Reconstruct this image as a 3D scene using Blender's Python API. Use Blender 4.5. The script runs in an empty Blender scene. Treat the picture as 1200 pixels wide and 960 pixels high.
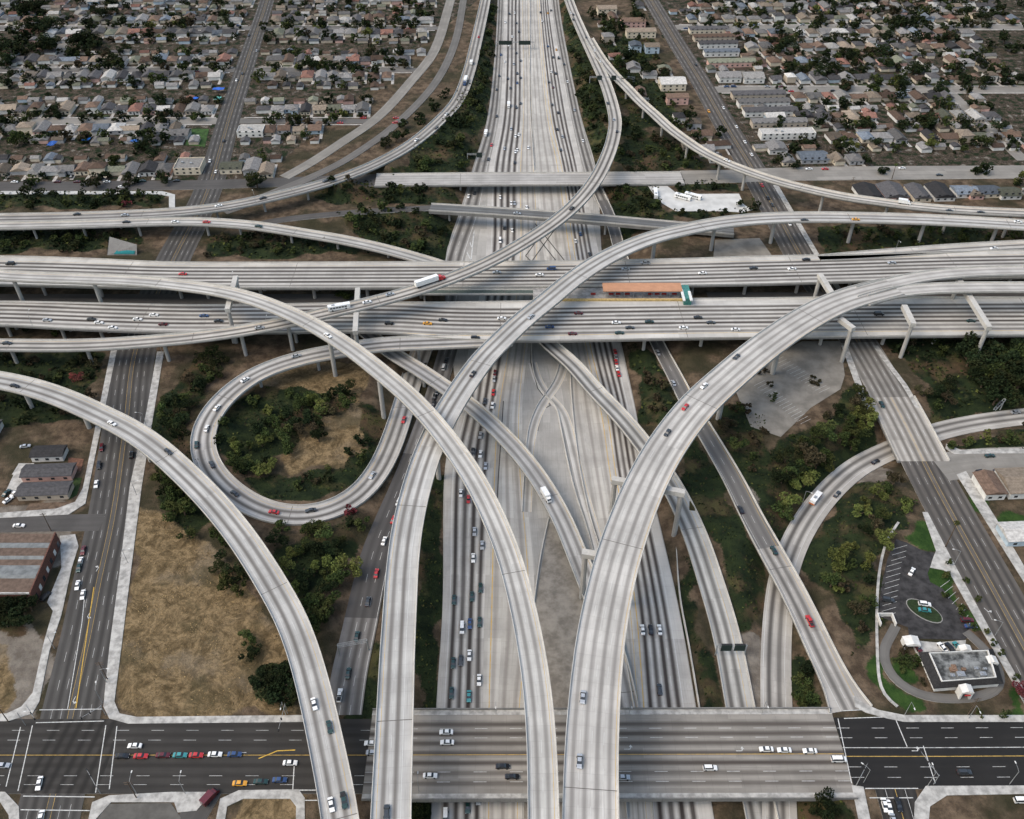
import bpy, math, random
import numpy as np
from mathutils import Vector
random.seed(7); RNG=np.random.default_rng(7)
F=1047.0; TH=math.radians(41); CH=285.0
CT,ST=math.cos(TH),math.sin(TH)
scene=bpy.context.scene
COL=scene.collection
def P(px,py,h=0.0):
    """ground point of the place seen at a photo pixel, for a surface at height h"""
    u=(px-600)/F; v=(py-480)/F
    dy=CT-v*ST; dz=-ST-v*CT
    t=(h-CH)/dz
    return np.array([u*t,dy*t,h])
def proj(x,y,z):
    f=y*CT-(z-CH)*ST; up=y*ST+(z-CH)*CT
    return 600+F*x/f, 480-F*up/f
# ---------------------------------------------------------------- camera, light
cd=bpy.data.cameras.new('camera'); cam=bpy.data.objects.new('camera',cd); COL.objects.link(cam)
cam.location=(0,0,CH); cam.rotation_euler=(math.pi/2-TH,0,0)
cd.sensor_width=36; cd.lens=F/1200*36; cd.clip_start=1; cd.clip_end=12000
scene.camera=cam
SUN_EL,SUN_AZ=math.radians(52),math.radians(250)   # azimuth clockwise from +Y
w=bpy.data.worlds.new('World'); scene.world=w; w.use_nodes=True
nt=w.node_tree; bg=nt.nodes['Background']; sky=nt.nodes.new('ShaderNodeTexSky')
sky.sky_type='NISHITA'; sky.sun_disc=False; sky.sun_elevation=SUN_EL; sky.sun_rotation=SUN_AZ
sky.air_density=1.6; sky.dust_density=4.0; sky.ozone_density=1.0
nt.links.new(sky.outputs[0],bg.inputs[0]); bg.inputs[1].default_value=0.112
sd=bpy.data.lights.new('sun','SUN'); sd.energy=0.6; sd.angle=math.radians(42); sd.color=(1,.95,.88)
so=bpy.data.objects.new('sun',sd); COL.objects.link(so)
sdir=Vector((math.sin(SUN_AZ)*math.cos(SUN_EL),math.cos(SUN_AZ)*math.cos(SUN_EL),math.sin(SUN_EL)))
so.rotation_euler=sdir.to_track_quat('Z','Y').to_euler(); so.location=(0,200,500)
scene.view_settings.view_transform='Standard'; scene.view_settings.look='None'
scene.view_settings.exposure=1.1; scene.view_settings.gamma=1
scene.render.engine='CYCLES'
scene.cycles.max_bounces=4; scene.cycles.diffuse_bounces=3; scene.cycles.glossy_bounces=2
# ---------------------------------------------------------------- objects
def tag(o,label=None,cat=None,group=None,kind=None):
    if label: o['label']=label
    if cat: o['category']=cat
    if group: o['group']=group
    if kind: o['kind']=kind
    return o
def empty(name,loc=(0,0,0),rz=0,**k):
    o=bpy.data.objects.new(name,None); COL.objects.link(o); o.location=loc; o.rotation_euler=(0,0,rz)
    o.empty_display_size=.5
    return tag(o,**k)
class MB:
    def __init__(s): s.v=[]; s.f=[]; s.m=[]; s.uv=[]; s.n=0
    def add(s,vs,fs,mi=0,uv=None):
        s.v+= [tuple(map(float,p)) for p in vs]
        for f in fs: s.f.append(tuple(i+s.n for i in f)); s.m.append(mi)
        s.uv+= list(uv) if uv is not None else [(0.0,0.0)]*len(vs)
        s.n+=len(vs)
    def box(s,x0,x1,y0,y1,z0,z1,mi=0):
        v=[(x0,y0,z0),(x1,y0,z0),(x1,y1,z0),(x0,y1,z0),(x0,y0,z1),(x1,y0,z1),(x1,y1,z1),(x0,y1,z1)]
        s.add(v,[(3,2,1,0),(4,5,6,7),(0,1,5,4),(1,2,6,5),(2,3,7,6),(3,0,4,7)],mi)
    def prism(s,pts,z0,z1,mi=0,mtop=None):
        n=len(pts); a=sum(pts[i][0]*pts[(i+1)%n][1]-pts[(i+1)%n][0]*pts[i][1] for i in range(n))
        if a<0: pts=pts[::-1]
        v=[(p[0],p[1],z0) for p in pts]+[(p[0],p[1],z1) for p in pts]
        s.add(v,[tuple(range(n,2*n))],mi if mtop is None else mtop,[(p[0],p[1]) for p in pts]*2)
        s.add(v,[(i,(i+1)%n,n+(i+1)%n,n+i) for i in range(n)]+[tuple(range(n-1,-1,-1))],mi)
    def tube(s,pts,rads,k=8,mi=0,cap=True):
        pts=[np.array(p,float) for p in pts]; ring=[]
        v=[];f=[]
        for i,p in enumerate(pts):
            d=pts[min(i+1,len(pts)-1)]-pts[max(i-1,0)]; d/=max(np.linalg.norm(d),1e-6)
            a=np.cross(d,[0,0,1.]) if abs(d[2])<.95 else np.cross(d,[1.,0,0]); a/=np.linalg.norm(a); b=np.cross(d,a)
            for j in range(k):
                t=2*math.pi*j/k; v.append(p+rads[i]*(math.cos(t)*a+math.sin(t)*b))
        for i in range(len(pts)-1):
            for j in range(k):
                q=(j+1)%k; f.append((i*k+j,i*k+q,(i+1)*k+q,(i+1)*k+j))
        if cap: f.append(tuple(range(k-1,-1,-1))); f.append(tuple(range((len(pts)-1)*k,len(pts)*k)))
        s.add(v,f,mi)
    def mesh(s,name,mats):
        me=bpy.data.meshes.new(name); me.from_pydata(s.v,[],s.f)
        if not isinstance(mats,(list,tuple)): mats=[mats]
        for m in mats: me.materials.append(m)
        me.polygons.foreach_set('material_index',s.m)
        uvl=me.uv_layers.new(name='UVMap')
        idx=np.zeros(len(me.loops),dtype=np.int32); me.loops.foreach_get('vertex_index',idx)
        uvl.data.foreach_set('uv',np.array(s.uv,dtype=np.float32)[idx].ravel())
        me.update(); return me
    def build(s,name,mats,parent=None,loc=(0,0,0),rz=0,**k):
        return link(name,s.mesh(name,mats),parent,loc,rz,**k)
def link(name,me,parent=None,loc=(0,0,0),rz=0,**k):
    o=bpy.data.objects.new(name,me); COL.objects.link(o); o.location=loc; o.rotation_euler=(0,0,rz)
    if parent is not None: o.parent=parent
    return tag(o,**k)
# ---------------------------------------------------------------- materials
class NB:
    def __init__(s,name,rough=.9,spec=.2):
        s.m=bpy.data.materials.new(name); s.m.use_nodes=True; s.t=s.m.node_tree; s.b=s.t.nodes['Principled BSDF']
        s.b.inputs['Roughness'].default_value=rough
        s.b.inputs['Specular IOR Level'].default_value=spec
    def n(s,typ,ins={},**k):
        nd=s.t.nodes.new(typ)
        for a,v in k.items(): setattr(nd,a,v)
        for a,v in ins.items():
            if isinstance(v,bpy.types.NodeSocket): s.t.links.new(v,nd.inputs[a])
            else: nd.inputs[a].default_value=v
        return nd
    def M(s,op,a,b=0.0,c=0.0,clamp=False):
        return s.n('ShaderNodeMath',{0:a,1:b,2:c},operation=op,use_clamp=clamp).outputs[0]
    def ss(s,x,a,b,lo=0.0,hi=1.0):
        return s.n('ShaderNodeMapRange',{0:x,1:a,2:b,3:lo,4:hi},interpolation_type='SMOOTHSTEP').outputs[0]
    def mix(s,f,a,b,mode='MIX'):
        def c(v): return v if isinstance(v,bpy.types.NodeSocket) else ((v,v,v,1) if isinstance(v,(int,float)) else (*v[:3],1))
        return s.n('ShaderNodeMix',{0:f,6:c(a),7:c(b)},data_type='RGBA',blend_type=mode).outputs[2]
    def noise(s,vec,scale,detail=3,rough=.55):
        return s.n('ShaderNodeTexNoise',{'Vector':vec,'Scale':scale,'Detail':detail,'Roughness':rough}).outputs[0]
    def pos(s): return s.n('ShaderNodeNewGeometry').outputs['Position']
    def obj(s): return s.n('ShaderNodeTexCoord').outputs['Object']
    def rnd(s): return s.n('ShaderNodeObjectInfo').outputs['Random']
    def col(s,c):
        if isinstance(c,bpy.types.NodeSocket): s.t.links.new(c,s.b.inputs['Base Color'])
        else: s.b.inputs['Base Color'].default_value=(*c[:3],1)
        return s
    def vec(s,x,y,z=0.0): return s.n('ShaderNodeCombineXYZ',{0:x,1:y,2:z}).outputs[0]
    def bump(s,h,strength=.3,dist=.1):
        s.t.links.new(s.n('ShaderNodeBump',{'Height':h,'Strength':strength,'Distance':dist}).outputs[0],s.b.inputs['Normal'])
def simple(name,c,var=.15,scale=.5,rough=.85,spec=.2,metal=0,c2=None,objspace=False):
    b=NB(name,rough,spec); b.b.inputs['Metallic'].default_value=metal
    p=b.obj() if objspace else b.pos()
    nz=b.ss(b.noise(p,scale,4,.6),.3,.7)
    c2=c2 or tuple(x*(1-var*1.6) for x in c)
    b.col(b.mix(nz,c2,tuple(min(1,x*(1+var*.6)) for x in c)))
    return b.m
WHITE=(.50,.50,.48); YEL=(.46,.30,.08)
def road_mat(name,base,stain=.6,lanes=2,lw=3.6,off=None,lines=(),slab=True,stainw=.34,streak=.5,scol=(.055,.05,.045),thin=False,patch=None,cross=None):
    b=NB(name,.85,.25)
    uv=b.n('ShaderNodeUVMap').outputs[0]
    sp=b.n('ShaderNodeSeparateXYZ',{0:uv}); lat,lon=sp.outputs[0],sp.outputs[1]
    off=-lanes*lw/2 if off is None else off
    L=b.M('DIVIDE',b.M('SUBTRACT',lat,off),lw)
    f=b.M('FRACT',L); d=b.M('ABSOLUTE',b.M('SUBTRACT',f,.5))
    s=b.ss(d,.04 if not thin else 0.0,stainw,1,0)
    # wheel tracks stay a little cleaner than the oil line between them
    lane_r=b.n('ShaderNodeTexWhiteNoise',{'Vector':b.vec(b.M('FLOOR',L),7.0)},noise_dimensions='3D').outputs[0]
    s=b.M('MULTIPLY',s,b.M('MULTIPLY_ADD',lane_r,.4,.72))
    mask=b.M('MULTIPLY',b.M('GREATER_THAN',L,0.0),b.M('LESS_THAN',L,float(lanes)))
    n1=b.noise(b.vec(b.M('MULTIPLY',lat,.55),b.M('MULTIPLY',lon,.012)),1.0,4,.6)
    n2=b.noise(b.vec(b.M('MULTIPLY',lat,2.2),b.M('MULTIPLY',lon,.05)),1.0,4,.65)
    n3=b.noise(uv,.06,4,.6)
    s=b.M('MULTIPLY',b.M('MULTIPLY',s,mask),b.ss(n1,.2,.6,.68,1.0))
    c=b.mix(b.ss(n3,.35,.7),tuple(x*.76 for x in base),base)
    c=b.mix(b.M('MULTIPLY',b.ss(n2,.45,.75),streak),c,tuple(x*.5 for x in base))
    r3=b.n('ShaderNodeTexWhiteNoise',{'Vector':b.vec(b.M('FLOOR',b.M('DIVIDE',lon,23.0)),float(len(name)))},noise_dimensions='3D').outputs[0]
    c=b.mix(b.M('MULTIPLY',r3,.14),c,tuple(x*.4 for x in base))
    n5=b.noise(b.vec(b.M('MULTIPLY',lat,.22),b.M('MULTIPLY',lon,.09),4.0),1.0,5,.7)
    c=b.mix(b.M('MULTIPLY',b.ss(n5,.5,.72),.38),c,tuple(x*.5 for x in base))
    if slab:
        r=b.n('ShaderNodeTexWhiteNoise',{'Vector':b.vec(b.M('FLOOR',L),b.M('FLOOR',b.M('DIVIDE',lon,5.2)))},noise_dimensions='3D').outputs[0]
        c=b.mix(b.M('MULTIPLY',r,.16),c,tuple(x*.45 for x in base))
        r2=b.n('ShaderNodeTexWhiteNoise',{'Vector':b.vec(b.M('FLOOR',L),b.M('FLOOR',b.M('DIVIDE',lon,31.0)),3.0)},noise_dimensions='3D').outputs[0]
        c=b.mix(b.M('MULTIPLY',b.M('GREATER_THAN',r2,.8),.25),c,tuple(min(.8,x*1.35) for x in base))
        j=b.M('LESS_THAN',b.M('FRACT',b.M('DIVIDE',lon,5.2)),.022)
        c=b.mix(b.M('MULTIPLY',j,.3),c,tuple(x*.35 for x in base))
    c=b.mix(b.M('MULTIPLY',s,stain),c,scol)
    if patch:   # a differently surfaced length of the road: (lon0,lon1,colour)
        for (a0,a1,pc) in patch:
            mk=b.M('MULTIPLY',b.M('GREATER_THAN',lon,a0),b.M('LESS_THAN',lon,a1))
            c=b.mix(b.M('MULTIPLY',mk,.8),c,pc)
    if cross:   # tracks of the traffic crossing at a junction
        for (a0,a1,sp_) in cross:
            mk=b.M('MULTIPLY',b.M('GREATER_THAN',lon,a0),b.M('LESS_THAN',lon,a1))
            q=b.M('FRACT',b.M('DIVIDE',b.M('ADD',b.M('SUBTRACT',lon,a0),b.M('MULTIPLY',lat,.1)),sp_)); q=b.ss(b.M('ABSOLUTE',b.M('SUBTRACT',q,.5)),.04,.42,1,0)
            c=b.mix(b.M('MULTIPLY',b.M('MULTIPLY',q,mk),.75),c,(.012,.011,.01))
    wear=b.ss(b.noise(uv,.5,3,.7),.3,.6,.45,.95)
    for (p,wd,kc,dash) in lines:
        m=b.M('LESS_THAN',b.M('ABSOLUTE',b.M('SUBTRACT',lat,p)),wd/2)
        if dash: m=b.M('MULTIPLY',m,b.M('LESS_THAN',b.M('FRACT',b.M('DIVIDE',lon,dash)),.36))
        c=b.mix(b.M('MULTIPLY',m,wear),c,WHITE if kc=='w' else YEL)
    b.col(c); return b.m
# concrete of decks' sides, barriers, columns
def concrete(name,base,dirt=.5):
    b=NB(name,.9,.2); p=b.pos()
    n=b.noise(p,.15,4,.6); n2=b.noise(p,1.3,5,.65)
    st=b.noise(b.n('ShaderNodeMapping',{'Vector':p,'Scale':(1.2,1.2,.08)}).outputs[0],1.0,4,.6)
    c=b.mix(b.ss(n,.3,.7),tuple(x*.8 for x in base),base)
    c=b.mix(b.M('MULTIPLY',b.ss(n2,.4,.8),.4),c,tuple(x*.55 for x in base))
    c=b.mix(b.M('MULTIPLY',b.ss(st,.5,.75),dirt),c,tuple(x*.42 for x in base))
    b.col(c); return b.m
CONC=(.44,.425,.395)
M_barrier=concrete('barrier_concrete',(.47,.455,.42),.35)
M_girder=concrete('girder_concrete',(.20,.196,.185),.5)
M_column=concrete('column_concrete',(.36,.35,.33),.4)
M_walk=simple('sidewalk_concrete',(.38,.37,.345),.25,.35)
# ---------------------------------------------------------------- splines
def catmull(pts,step=3.0,smooth=6):
    pts=np.array(pts,float); n=len(pts)
    out=[]
    for i in range(n-1):
        p0,p1,p2,p3=pts[max(i-1,0)],pts[i],pts[i+1],pts[min(i+2,n-1)]
        if i==0: p0=2*p1-p2
        if i==n-2: p3=2*p2-p1
        k=max(2,int(np.linalg.norm(p2[:2]-p1[:2])/step))
        for j in range(k):
            t=j/k
            out.append(.5*((2*p1)+(-p0+p2)*t+(2*p0-5*p1+4*p2-p3)*t*t+(-p0+3*p1-3*p2+p3)*t**3))
    out.append(pts[-1]); out=np.array(out)
    # even spacing then smoothing
    s=np.r_[0,np.cumsum(np.linalg.norm(np.diff(out[:,:2],axis=0),axis=1))]
    m=max(3,int(s[-1]/step)); q=np.linspace(0,s[-1],m)
    out=np.stack([np.interp(q,s,out[:,c]) for c in range(out.shape[1])],1)
    for _ in range(smooth):
        o2=out.copy(); o2[1:-1]=.25*out[:-2]+.5*out[1:-1]+.25*out[2:]; out=o2
    return out
class Road:
    ALL={}
    def __init__(s,key,desc,ctrl,w,smooth=8,lanes=2,ends='v'):
        """ctrl: (px,py,h[,w])"""
        c=[]
        for t in ctrl:
            p=P(t[0],t[1],t[2]); c.append([*p,t[3] if len(t)>3 else w])
        s.key=key; s.desc=desc; s.q=catmull(c,3.0,smooth); s.lanes=lanes; s.ends=ends
        s.p=s.q[:,:3]; s.w=s.q[:,3]
        d=np.gradient(s.p[:,:2],axis=0); d/=np.linalg.norm(d,axis=1)[:,None]; s.t=d
        s.nrm=np.stack([d[:,1],-d[:,0]],1)     # to the right of travel
        s.s=np.r_[0,np.cumsum(np.linalg.norm(np.diff(s.p[:,:2],axis=0),axis=1))]
        Road.ALL[key]=s
    def nearest_px(s,px,py):
        u,v=proj(s.p[:,0],s.p[:,1],s.p[:,2]); i=int(np.argmin((u-px)**2+(v-py)**2)); return i
    def dist(s,X,Y):
        """distance to centreline minus half width, and height, for arrays"""
        best=np.full(X.shape,1e9); hh=np.zeros(X.shape); far=30+s.w.max()/2
        if X.size<400: return s._v(X,Y,far)
        for i in range(0,len(s.p)-1,10):
            j=min(i+10,len(s.p)-1); sg=s.p[i:j+1]
            k=(X>sg[:,0].min()-far)&(X<sg[:,0].max()+far)&(Y>sg[:,1].min()-far)&(Y<sg[:,1].max()+far)
            if not k.any(): continue
            bb,h2=s._d(X[k],Y[k],i,j); o=best[k]; u=bb<o
            best[k]=np.where(u,bb,o); hh[k]=np.where(u,h2,hh[k])
        return best,hh
    def _v(s,X,Y,far):
        bx=s.__dict__.get('bx')
        if bx is None:
            k=np.arange(0,len(s.p)-1,2); k2=np.minimum(k+2,len(s.p)-1); s.k,s.k2=k,k2
            s.bx=bx=(s.p[:,0].min(),s.p[:,0].max(),s.p[:,1].min(),s.p[:,1].max())
            s.D=s.p[k2,:2]-s.p[k,:2]; s.L2=(s.D**2).sum(1)+1e-9
        if X.max()<bx[0]-far or X.min()>bx[1]+far or Y.max()<bx[2]-far or Y.min()>bx[3]+far: return np.full(X.shape,1e9),np.zeros(X.shape)
        x,y=X.ravel()[:,None],Y.ravel()[:,None]; A=s.p[s.k]
        t=np.minimum(1,np.maximum(0,((x-A[:,0])*s.D[:,0]+(y-A[:,1])*s.D[:,1])/s.L2))
        d=np.hypot(x-A[:,0]-t*s.D[:,0],y-A[:,1]-t*s.D[:,1])-(s.w[s.k]+(s.w[s.k2]-s.w[s.k])*t)/2
        j=d.argmin(1); r=np.arange(len(j)); h=s.p[s.k[j],2]+(s.p[s.k2[j],2]-s.p[s.k[j],2])*t[r,j]
        return d[r,j].reshape(X.shape),h.reshape(X.shape)
    def _d(s,X,Y,i0,i1):
        best=np.full(X.shape,1e9); hh=np.zeros(X.shape)
        for i in range(i0,i1,2):
            j=min(i+2,i1)
            ax,ay=s.p[i,0],s.p[i,1]; dx,dy=s.p[j,0]-ax,s.p[j,1]-ay; L2=dx*dx+dy*dy+1e-9
            t=np.clip(((X-ax)*dx+(Y-ay)*dy)/L2,0,1)
            d=np.hypot(X-ax-t*dx,Y-ay-t*dy)-(s.w[i]+(s.w[j]-s.w[i])*t)/2
            m=d<best; best=np.where(m,d,best); hh=np.where(m,s.p[i,2]+(s.p[j,2]-s.p[i,2])*t,hh)
        return best,hh
def sweep(mb,r,prof,i0=0,i1=None,mi=0,closed=False,uvlat=True,fw=True,mis=None):
    """prof: list of (a,b,z): lateral = a*halfwidth + b"""
    i1=len(r.p)-1 if i1 is None else i1
    v=[];uv=[];n=len(prof)
    for i in range(i0,i1+1):
        hw=r.w[i]/2
        for (a,b,z) in prof:
            l=a*hw+b
            v.append((r.p[i,0]+r.nrm[i,0]*l,r.p[i,1]+r.nrm[i,1]*l,r.p[i,2]+z)); uv.append((l,r.s[i]))
    fs=[];ms=[]
    m=i1-i0
    for i in range(m):
        for j in range(n if closed else n-1):
            k=(j+1)%n
            fs.append((i*n+j,(i+1)*n+j,(i+1)*n+k,i*n+k)); ms.append(mis[j] if mis else mi)
    base=mb.n
    mb.add(v,fs,0,uv)
    mb.m[-len(fs):]=ms
    if closed:
        mb.add([v[j] for j in range(n)],[tuple(range(n))],mi); mb.add([v[m*n+j] for j in range(n)],[tuple(range(n-1,-1,-1))],mi)
# ================================================================ roads: where they run
G=-6.0
def vedge(rows,h):
    out=[];W=[]
    for (y,l,r) in rows:
        hh=h(y) if callable(h) else h
        out.append([(l+r)/2,y,hh,P(r,y,hh)[0]-P(l,y,hh)[0]])
    q=[P(a[0],a[1],a[2]) for a in out]
    for i in range(len(out)):
        d=q[min(i+1,len(q)-1)]-q[max(i-1,0)]; out[i][3]*=abs(d[1])/math.hypot(d[0],d[1])
    return out
def hedge(cols,h):
    out=[]
    for (x,t,b) in cols:
        hh=h(x) if callable(h) else h
        a,c=P(x,t,hh),P(x,b,hh); m=(a+c)/2; u,v=proj(*m)
        out.append([float(u),float(v),hh,abs(a[1]-c[1])])
    return out
def lin(*pts):
    xs=[p[0] for p in pts]; ys=[p[1] for p in pts]
    return lambda x: float(np.interp(x,xs,ys))
# --- the freeway in the cutting, as lanes side by side on one concrete bed
rows=[-60,0,120,200,303,410,480,550,700,830,960,1100]
LA=[586,584,575,556,526,530,536,521,519,511,505,500]
C1=[594,591,587,573,569,549,540,523,520,512,506,501]
C2=[613,611,612,607,606,592,580,574,568,566,566,566]
C3=[622,620,624,628,632,618,612,614,627,614,612,610]
C4=[622,620,624,628,638,665,668,680,707,727,737,748]
C5=[634,631,641,657,672,690,708,718,740,750,760,770]
C6=[648,646,666,683,703,728,744,757,792,815,836,860]
C7=[657,655,677,699,706,730,745,758,793,816,837,861]
bed=Road('bed','freeway',vedge(list(zip(rows,LA,C7)),G-.03),0)
mainL=Road('mainL','sunken freeway lanes left of the median',vedge(list(zip(rows,C1,C2)),G),0)
innL=Road('innL','pale inner lanes left of the freeway median',vedge(list(zip(rows,C2,C3)),G),0)
innR=Road('innR','pale inner lanes right of the freeway median',vedge(list(zip(rows,C4,C5)),G),0)
mainR=Road('mainR','sunken freeway lanes right of the median',vedge(list(zip(rows,C5,C6)),G),0)
colL=Road('colL','side lanes at the left edge of the far freeway',vedge([(-60,578,593),(0,583,591),(120,574,586),(200,553,572),(250,538,562),(303,520,545),(360,512,536),(400,508,528)],G+.02),0)
colR=Road('colR','side lanes at the right edge of the far freeway',vedge([(-60,648,660),(0,646,655),(120,666,677),(200,684,699),(235,695,714)],G+.02),0)
h11=lin((230,G),(330,G),(430,-2),(500,0),(900,0))
F11=Road('F11','diagonal slip road right of the freeway',[(x,y,h11(y),w) for x,y,w in [(700,222,7.5),(716,258,7.5),(729,303,7.5),(748,350,7.5),(769,400,7.5),(790,440,8),(808,475,8.5),(827,507,9),(858,560,9.5),(880,604,10),(907,653,10.5),(922,680,10.5),(939,713,10.5),(968,775,11),(985,808,12),(997,832,16)]],9,4)
hFL=lin((400,G),(480,-5.4),(567,-4),(700,-2),(800,0),(900,0))
FL=Road('FL','slip road climbing left of the freeway',[(x,y,hFL(y),w) for x,y,w in [(530,395,10),(522,420,10),(510,463,10),(492,515,10.5),(474,563,11),(455,610,12),(440,650,12.5),(431,690,13),(418,750,13),(409,790,13),(402,838,13)]],10,5)
F10=Road('F10','curving sunken ramp right of the interchange',[(1330,478,-3.5),(1260,482,-4),(1200,488,-4.5),(1147,495,-5),(1100,505,-5.5),(1065,518,-6),(1038,530,-6),(1007,545,-6),(977,570,-6),(952,600,-6),(934,630,-6),(922,660,-6),(915,690,-6),(911,730,-6),(909,780,-6),(910,827,-6),(912,900,-6),(914,970,-6),(916,1080,-6)],11.2,10)
F7R=Road('F7R','low connector ramp right of the median',[(628,386,3.6,8.5),(640,400,3.5,8.6),(672,428,3.2,8.8),(697,457,3,9),(727,488,2.8,9),(754,521,2.2,9.2),(781,559,1,9.6),(803,600,-.5,10),(820,642,-2,10.4),(834,686,-3.6,10.6),(846,725,-4.8,10.6),(856,767,-5.6,10.6),(867,827,-5.9,10.6),(880,895,-6,10.6),(893,960,-6,10.6),(915,1080,-6,10.6)],9,6)
F7=Road('F7','low connector ramp left of the median',[(428,388,3.5),(455,411,3.5),(492,434,3.5),(520,453,3.4),(552,476,3.2),(583,504,2.8),(611,534,2.2),(636,568,1.2),(659,609,0),(678,655,-1.4),(696,700,-3),(713,745,-4.6),(726,790,-5.6),(735,833,-5.9),(744,890,-6),(750,960,-6)],8.6,6)
# --- flyovers
F1=Road('F1','lower left flyover',[(-90,432,14),(0,446,14),(40,455,14),(80,469,14),(117,486,14),(153,504,14),(183,525,14),(208,547,14),(233,571,14),(257,597,14),(278,623,14),(297,650,14),(317,682,14),(340,723,14),(357,768,14),(371,820,14),(384,880,14),(394,930,14),(399,960,14),(405,1010,14),(410,1070,14)],11.2,10)
F2=Road('F2','long central flyover',[(456,1070,21),(458,960,21),(460,913,21),(462,860,21),(464,810,21),(466,760,21),(469,710,21),(472,660,21),(478,615,21),(488,572,21),(501,532,21),(518,494,21),(541,456,21),(567,420,21),(585,402,21),(612,376,21),(642,352,21),(672,327,21),(707,304,21),(740,288,20),(770,277,19.5),(800,270,19),(840,262,18),(885,257,17.5),(933,255,17),(983,255,17),(1067,257,17),(1133,260,17),(1200,264,17),(1300,269,17)],12,10)
F3=Road('F3','narrow high flyover',[(-120,312,22),(0,323,23),(67,326,23.5),(150,329,24),(207,334,24),(267,343,25),(317,358,26),(367,381,26),(410,408,26),(447,437,26),(482,467,26),(512,500,26),(537,533,26),(560,569,26),(579,608,26),(594,645,26),(606,685,26),(620,747,26),(630,813,26),(635,880,26),(637,960,26),(639,1080,26)],9.2,10)
F4=Road('F4','broad right flyover',[(1048,336,24.5),(1023,342,24.5),(992,351,24.5),(962,364,24.5),(925,386,24.5),(888,413,24.5),(855,441,24.5),(820,473,24.5),(790,510,24.5),(768,545,24.5),(750,582,24.5),(736,618,24.5),(724,654,24.5),(715,690,24.5),(704,747,24.5),(697,813,24.5),(693,880,24.5),(692,960,24.5),(692,1080,24.5)],16.6,10)
F4a=Road('F4a','upper branch of the broad right flyover',[(1330,318,24.5),(1200,317.5,24.5),(1150,318.5,24.5),(1100,322,24.5),(1060,328.5,24.5),(1030,336,24.5),(1010,342,24.5)],9,6)
F4b=Road('F4b','lower branch of the broad right flyover',[(1330,336.5,24.5),(1200,337,24.5),(1150,337,24.5),(1100,338,24.5),(1060,341,24.5),(1030,347,24.5),(1012,353,24.5)],9.2,6)
E1=Road('E1','upper cross freeway',hedge([(-160,300,334),(0,301,334),(100,304,336),(200,308,338),(400,308,338),(600,307,337),(700,306,336),(800,304,335),(900,301,333),(1000,299,330),(1100,296,327),(1200,294,325),(1330,292,323)],10),0)
E1r=Road('E1r','slip lane at the right end of the upper cross freeway',[(960,303,10,6),(1000,300.5,10,8),(1060,296,10,9),(1120,291.5,10,9),(1200,287,10,9),(1330,281,10,9)],9,6)
E2=Road('E2','lower cross freeway',hedge([(-160,354,380),(0,354,381),(100,356,386),(200,358,390),(260,358,390),(330,357,390),(400,356,389),(470,355,391),(520,355,397),(600,354,400),(700,352,399),(800,351,397),(900,350,396),(1000,349,395),(1100,349,394),(1200,349,393),(1330,349,392)],10),0)
F5=Road('F5','long flyover crossing both cross freeways',[(-120,404,11),(0,405,11),(100,405,11.5),(193,399,13),(240,394,14),(283,388,15.5),(340,377,18),(400,363,20),(447,352,21),(495,338,22),(540,322,22),(580,304,22),(620,281,22),(655,257,21),(680,234,20),(698,211,18.5),(710,188,17),(718,165,15.5),(721,142,13.5),(716,118,11),(708,94,8.5),(698,72,6.5),(684,42,4),(671,12,2),(660,-20,.8),(648,-60,.3)],9.4,10)
F8=Road('F8','slender flyover curving to the right',[(690,45,4.8),(704,68,6.5),(720,88,8),(733,101,9),(750,119,10),(767,134,11),(784,150,12),(800,162,12.6),(822,177,13.5),(850,191,14),(880,202.5,14),(912,213,14),(950,222.5,14.5),(990,231,15),(1033,237,15.5),(1067,241.5,16),(1117,246,16.5),(1200,250,17),(1300,253,17)],8.6,10)
F6=Road('F6','loop ramp',[(600,398,10),(545,400,10),(500,402,10),(450,404,10),(400,411,9.6),(350,421,9),(302,438,8),(267,463,7),(245,490,6),(237,518,5),(244,546,4),(263,570,3),(292,591,2),(325,603,1.2),(363,604.5,.4),(398,594,-.4),(425,576,-1.2),(446,548,-2.2),(460,517,-3.2),(471,484,-4.2),(480,453,-5),(489,425,-5.6),(500,396,-6)],11.2,8)
F6.p[:,2]-=.03
F12=Road('F12','ramp curving along the upper left',[(-120,257,9),(0,256,9),(100,254,9),(200,249.5,9),(267,242,9),(320,231,8.6),(360,221,8),(400,209,7),(440,193,5.6),(480,171,4.4),(513,144,3),(537,117,2),(550,83,1.2),(558,50,.8),(568,5,.4),(578,-50,.2)],10.5,8)
F9=Road('F9','ramp dipping toward the cross freeways at upper left',[(-120,266,9),(0,265,9),(100,263,9),(200,260,9),(250,261,9),(300,265,8.6),(333,270,8),(367,275.5,7.4),(400,281,6.6),(450,292,5),(500,306,3),(540,319,1.5)],9,8)
BR2=Road('BR2','narrow bridge beyond the cross freeways',[(504,243.2,4.5),(560,246.5,4.5),(640,252,4.5),(700,256.5,4.5),(750,261,4.5),(800,265.5,4.2),(860,271,3.6)],9.5,2)
BR3=Road('BR3','narrow road leading to the bridge',[(300,263,1.2),(333,257,2.2),(400,250,3.4),(460,246,4.2),(508,243.4,4.4)],6.5,6)
BR1=Road('BR1','far overpass',[(440,211.5,1.2),(523,210.5,1.2),(600,210,1.2),(737,209.5,1.2),(800,209,1.0)],18,2)
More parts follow.
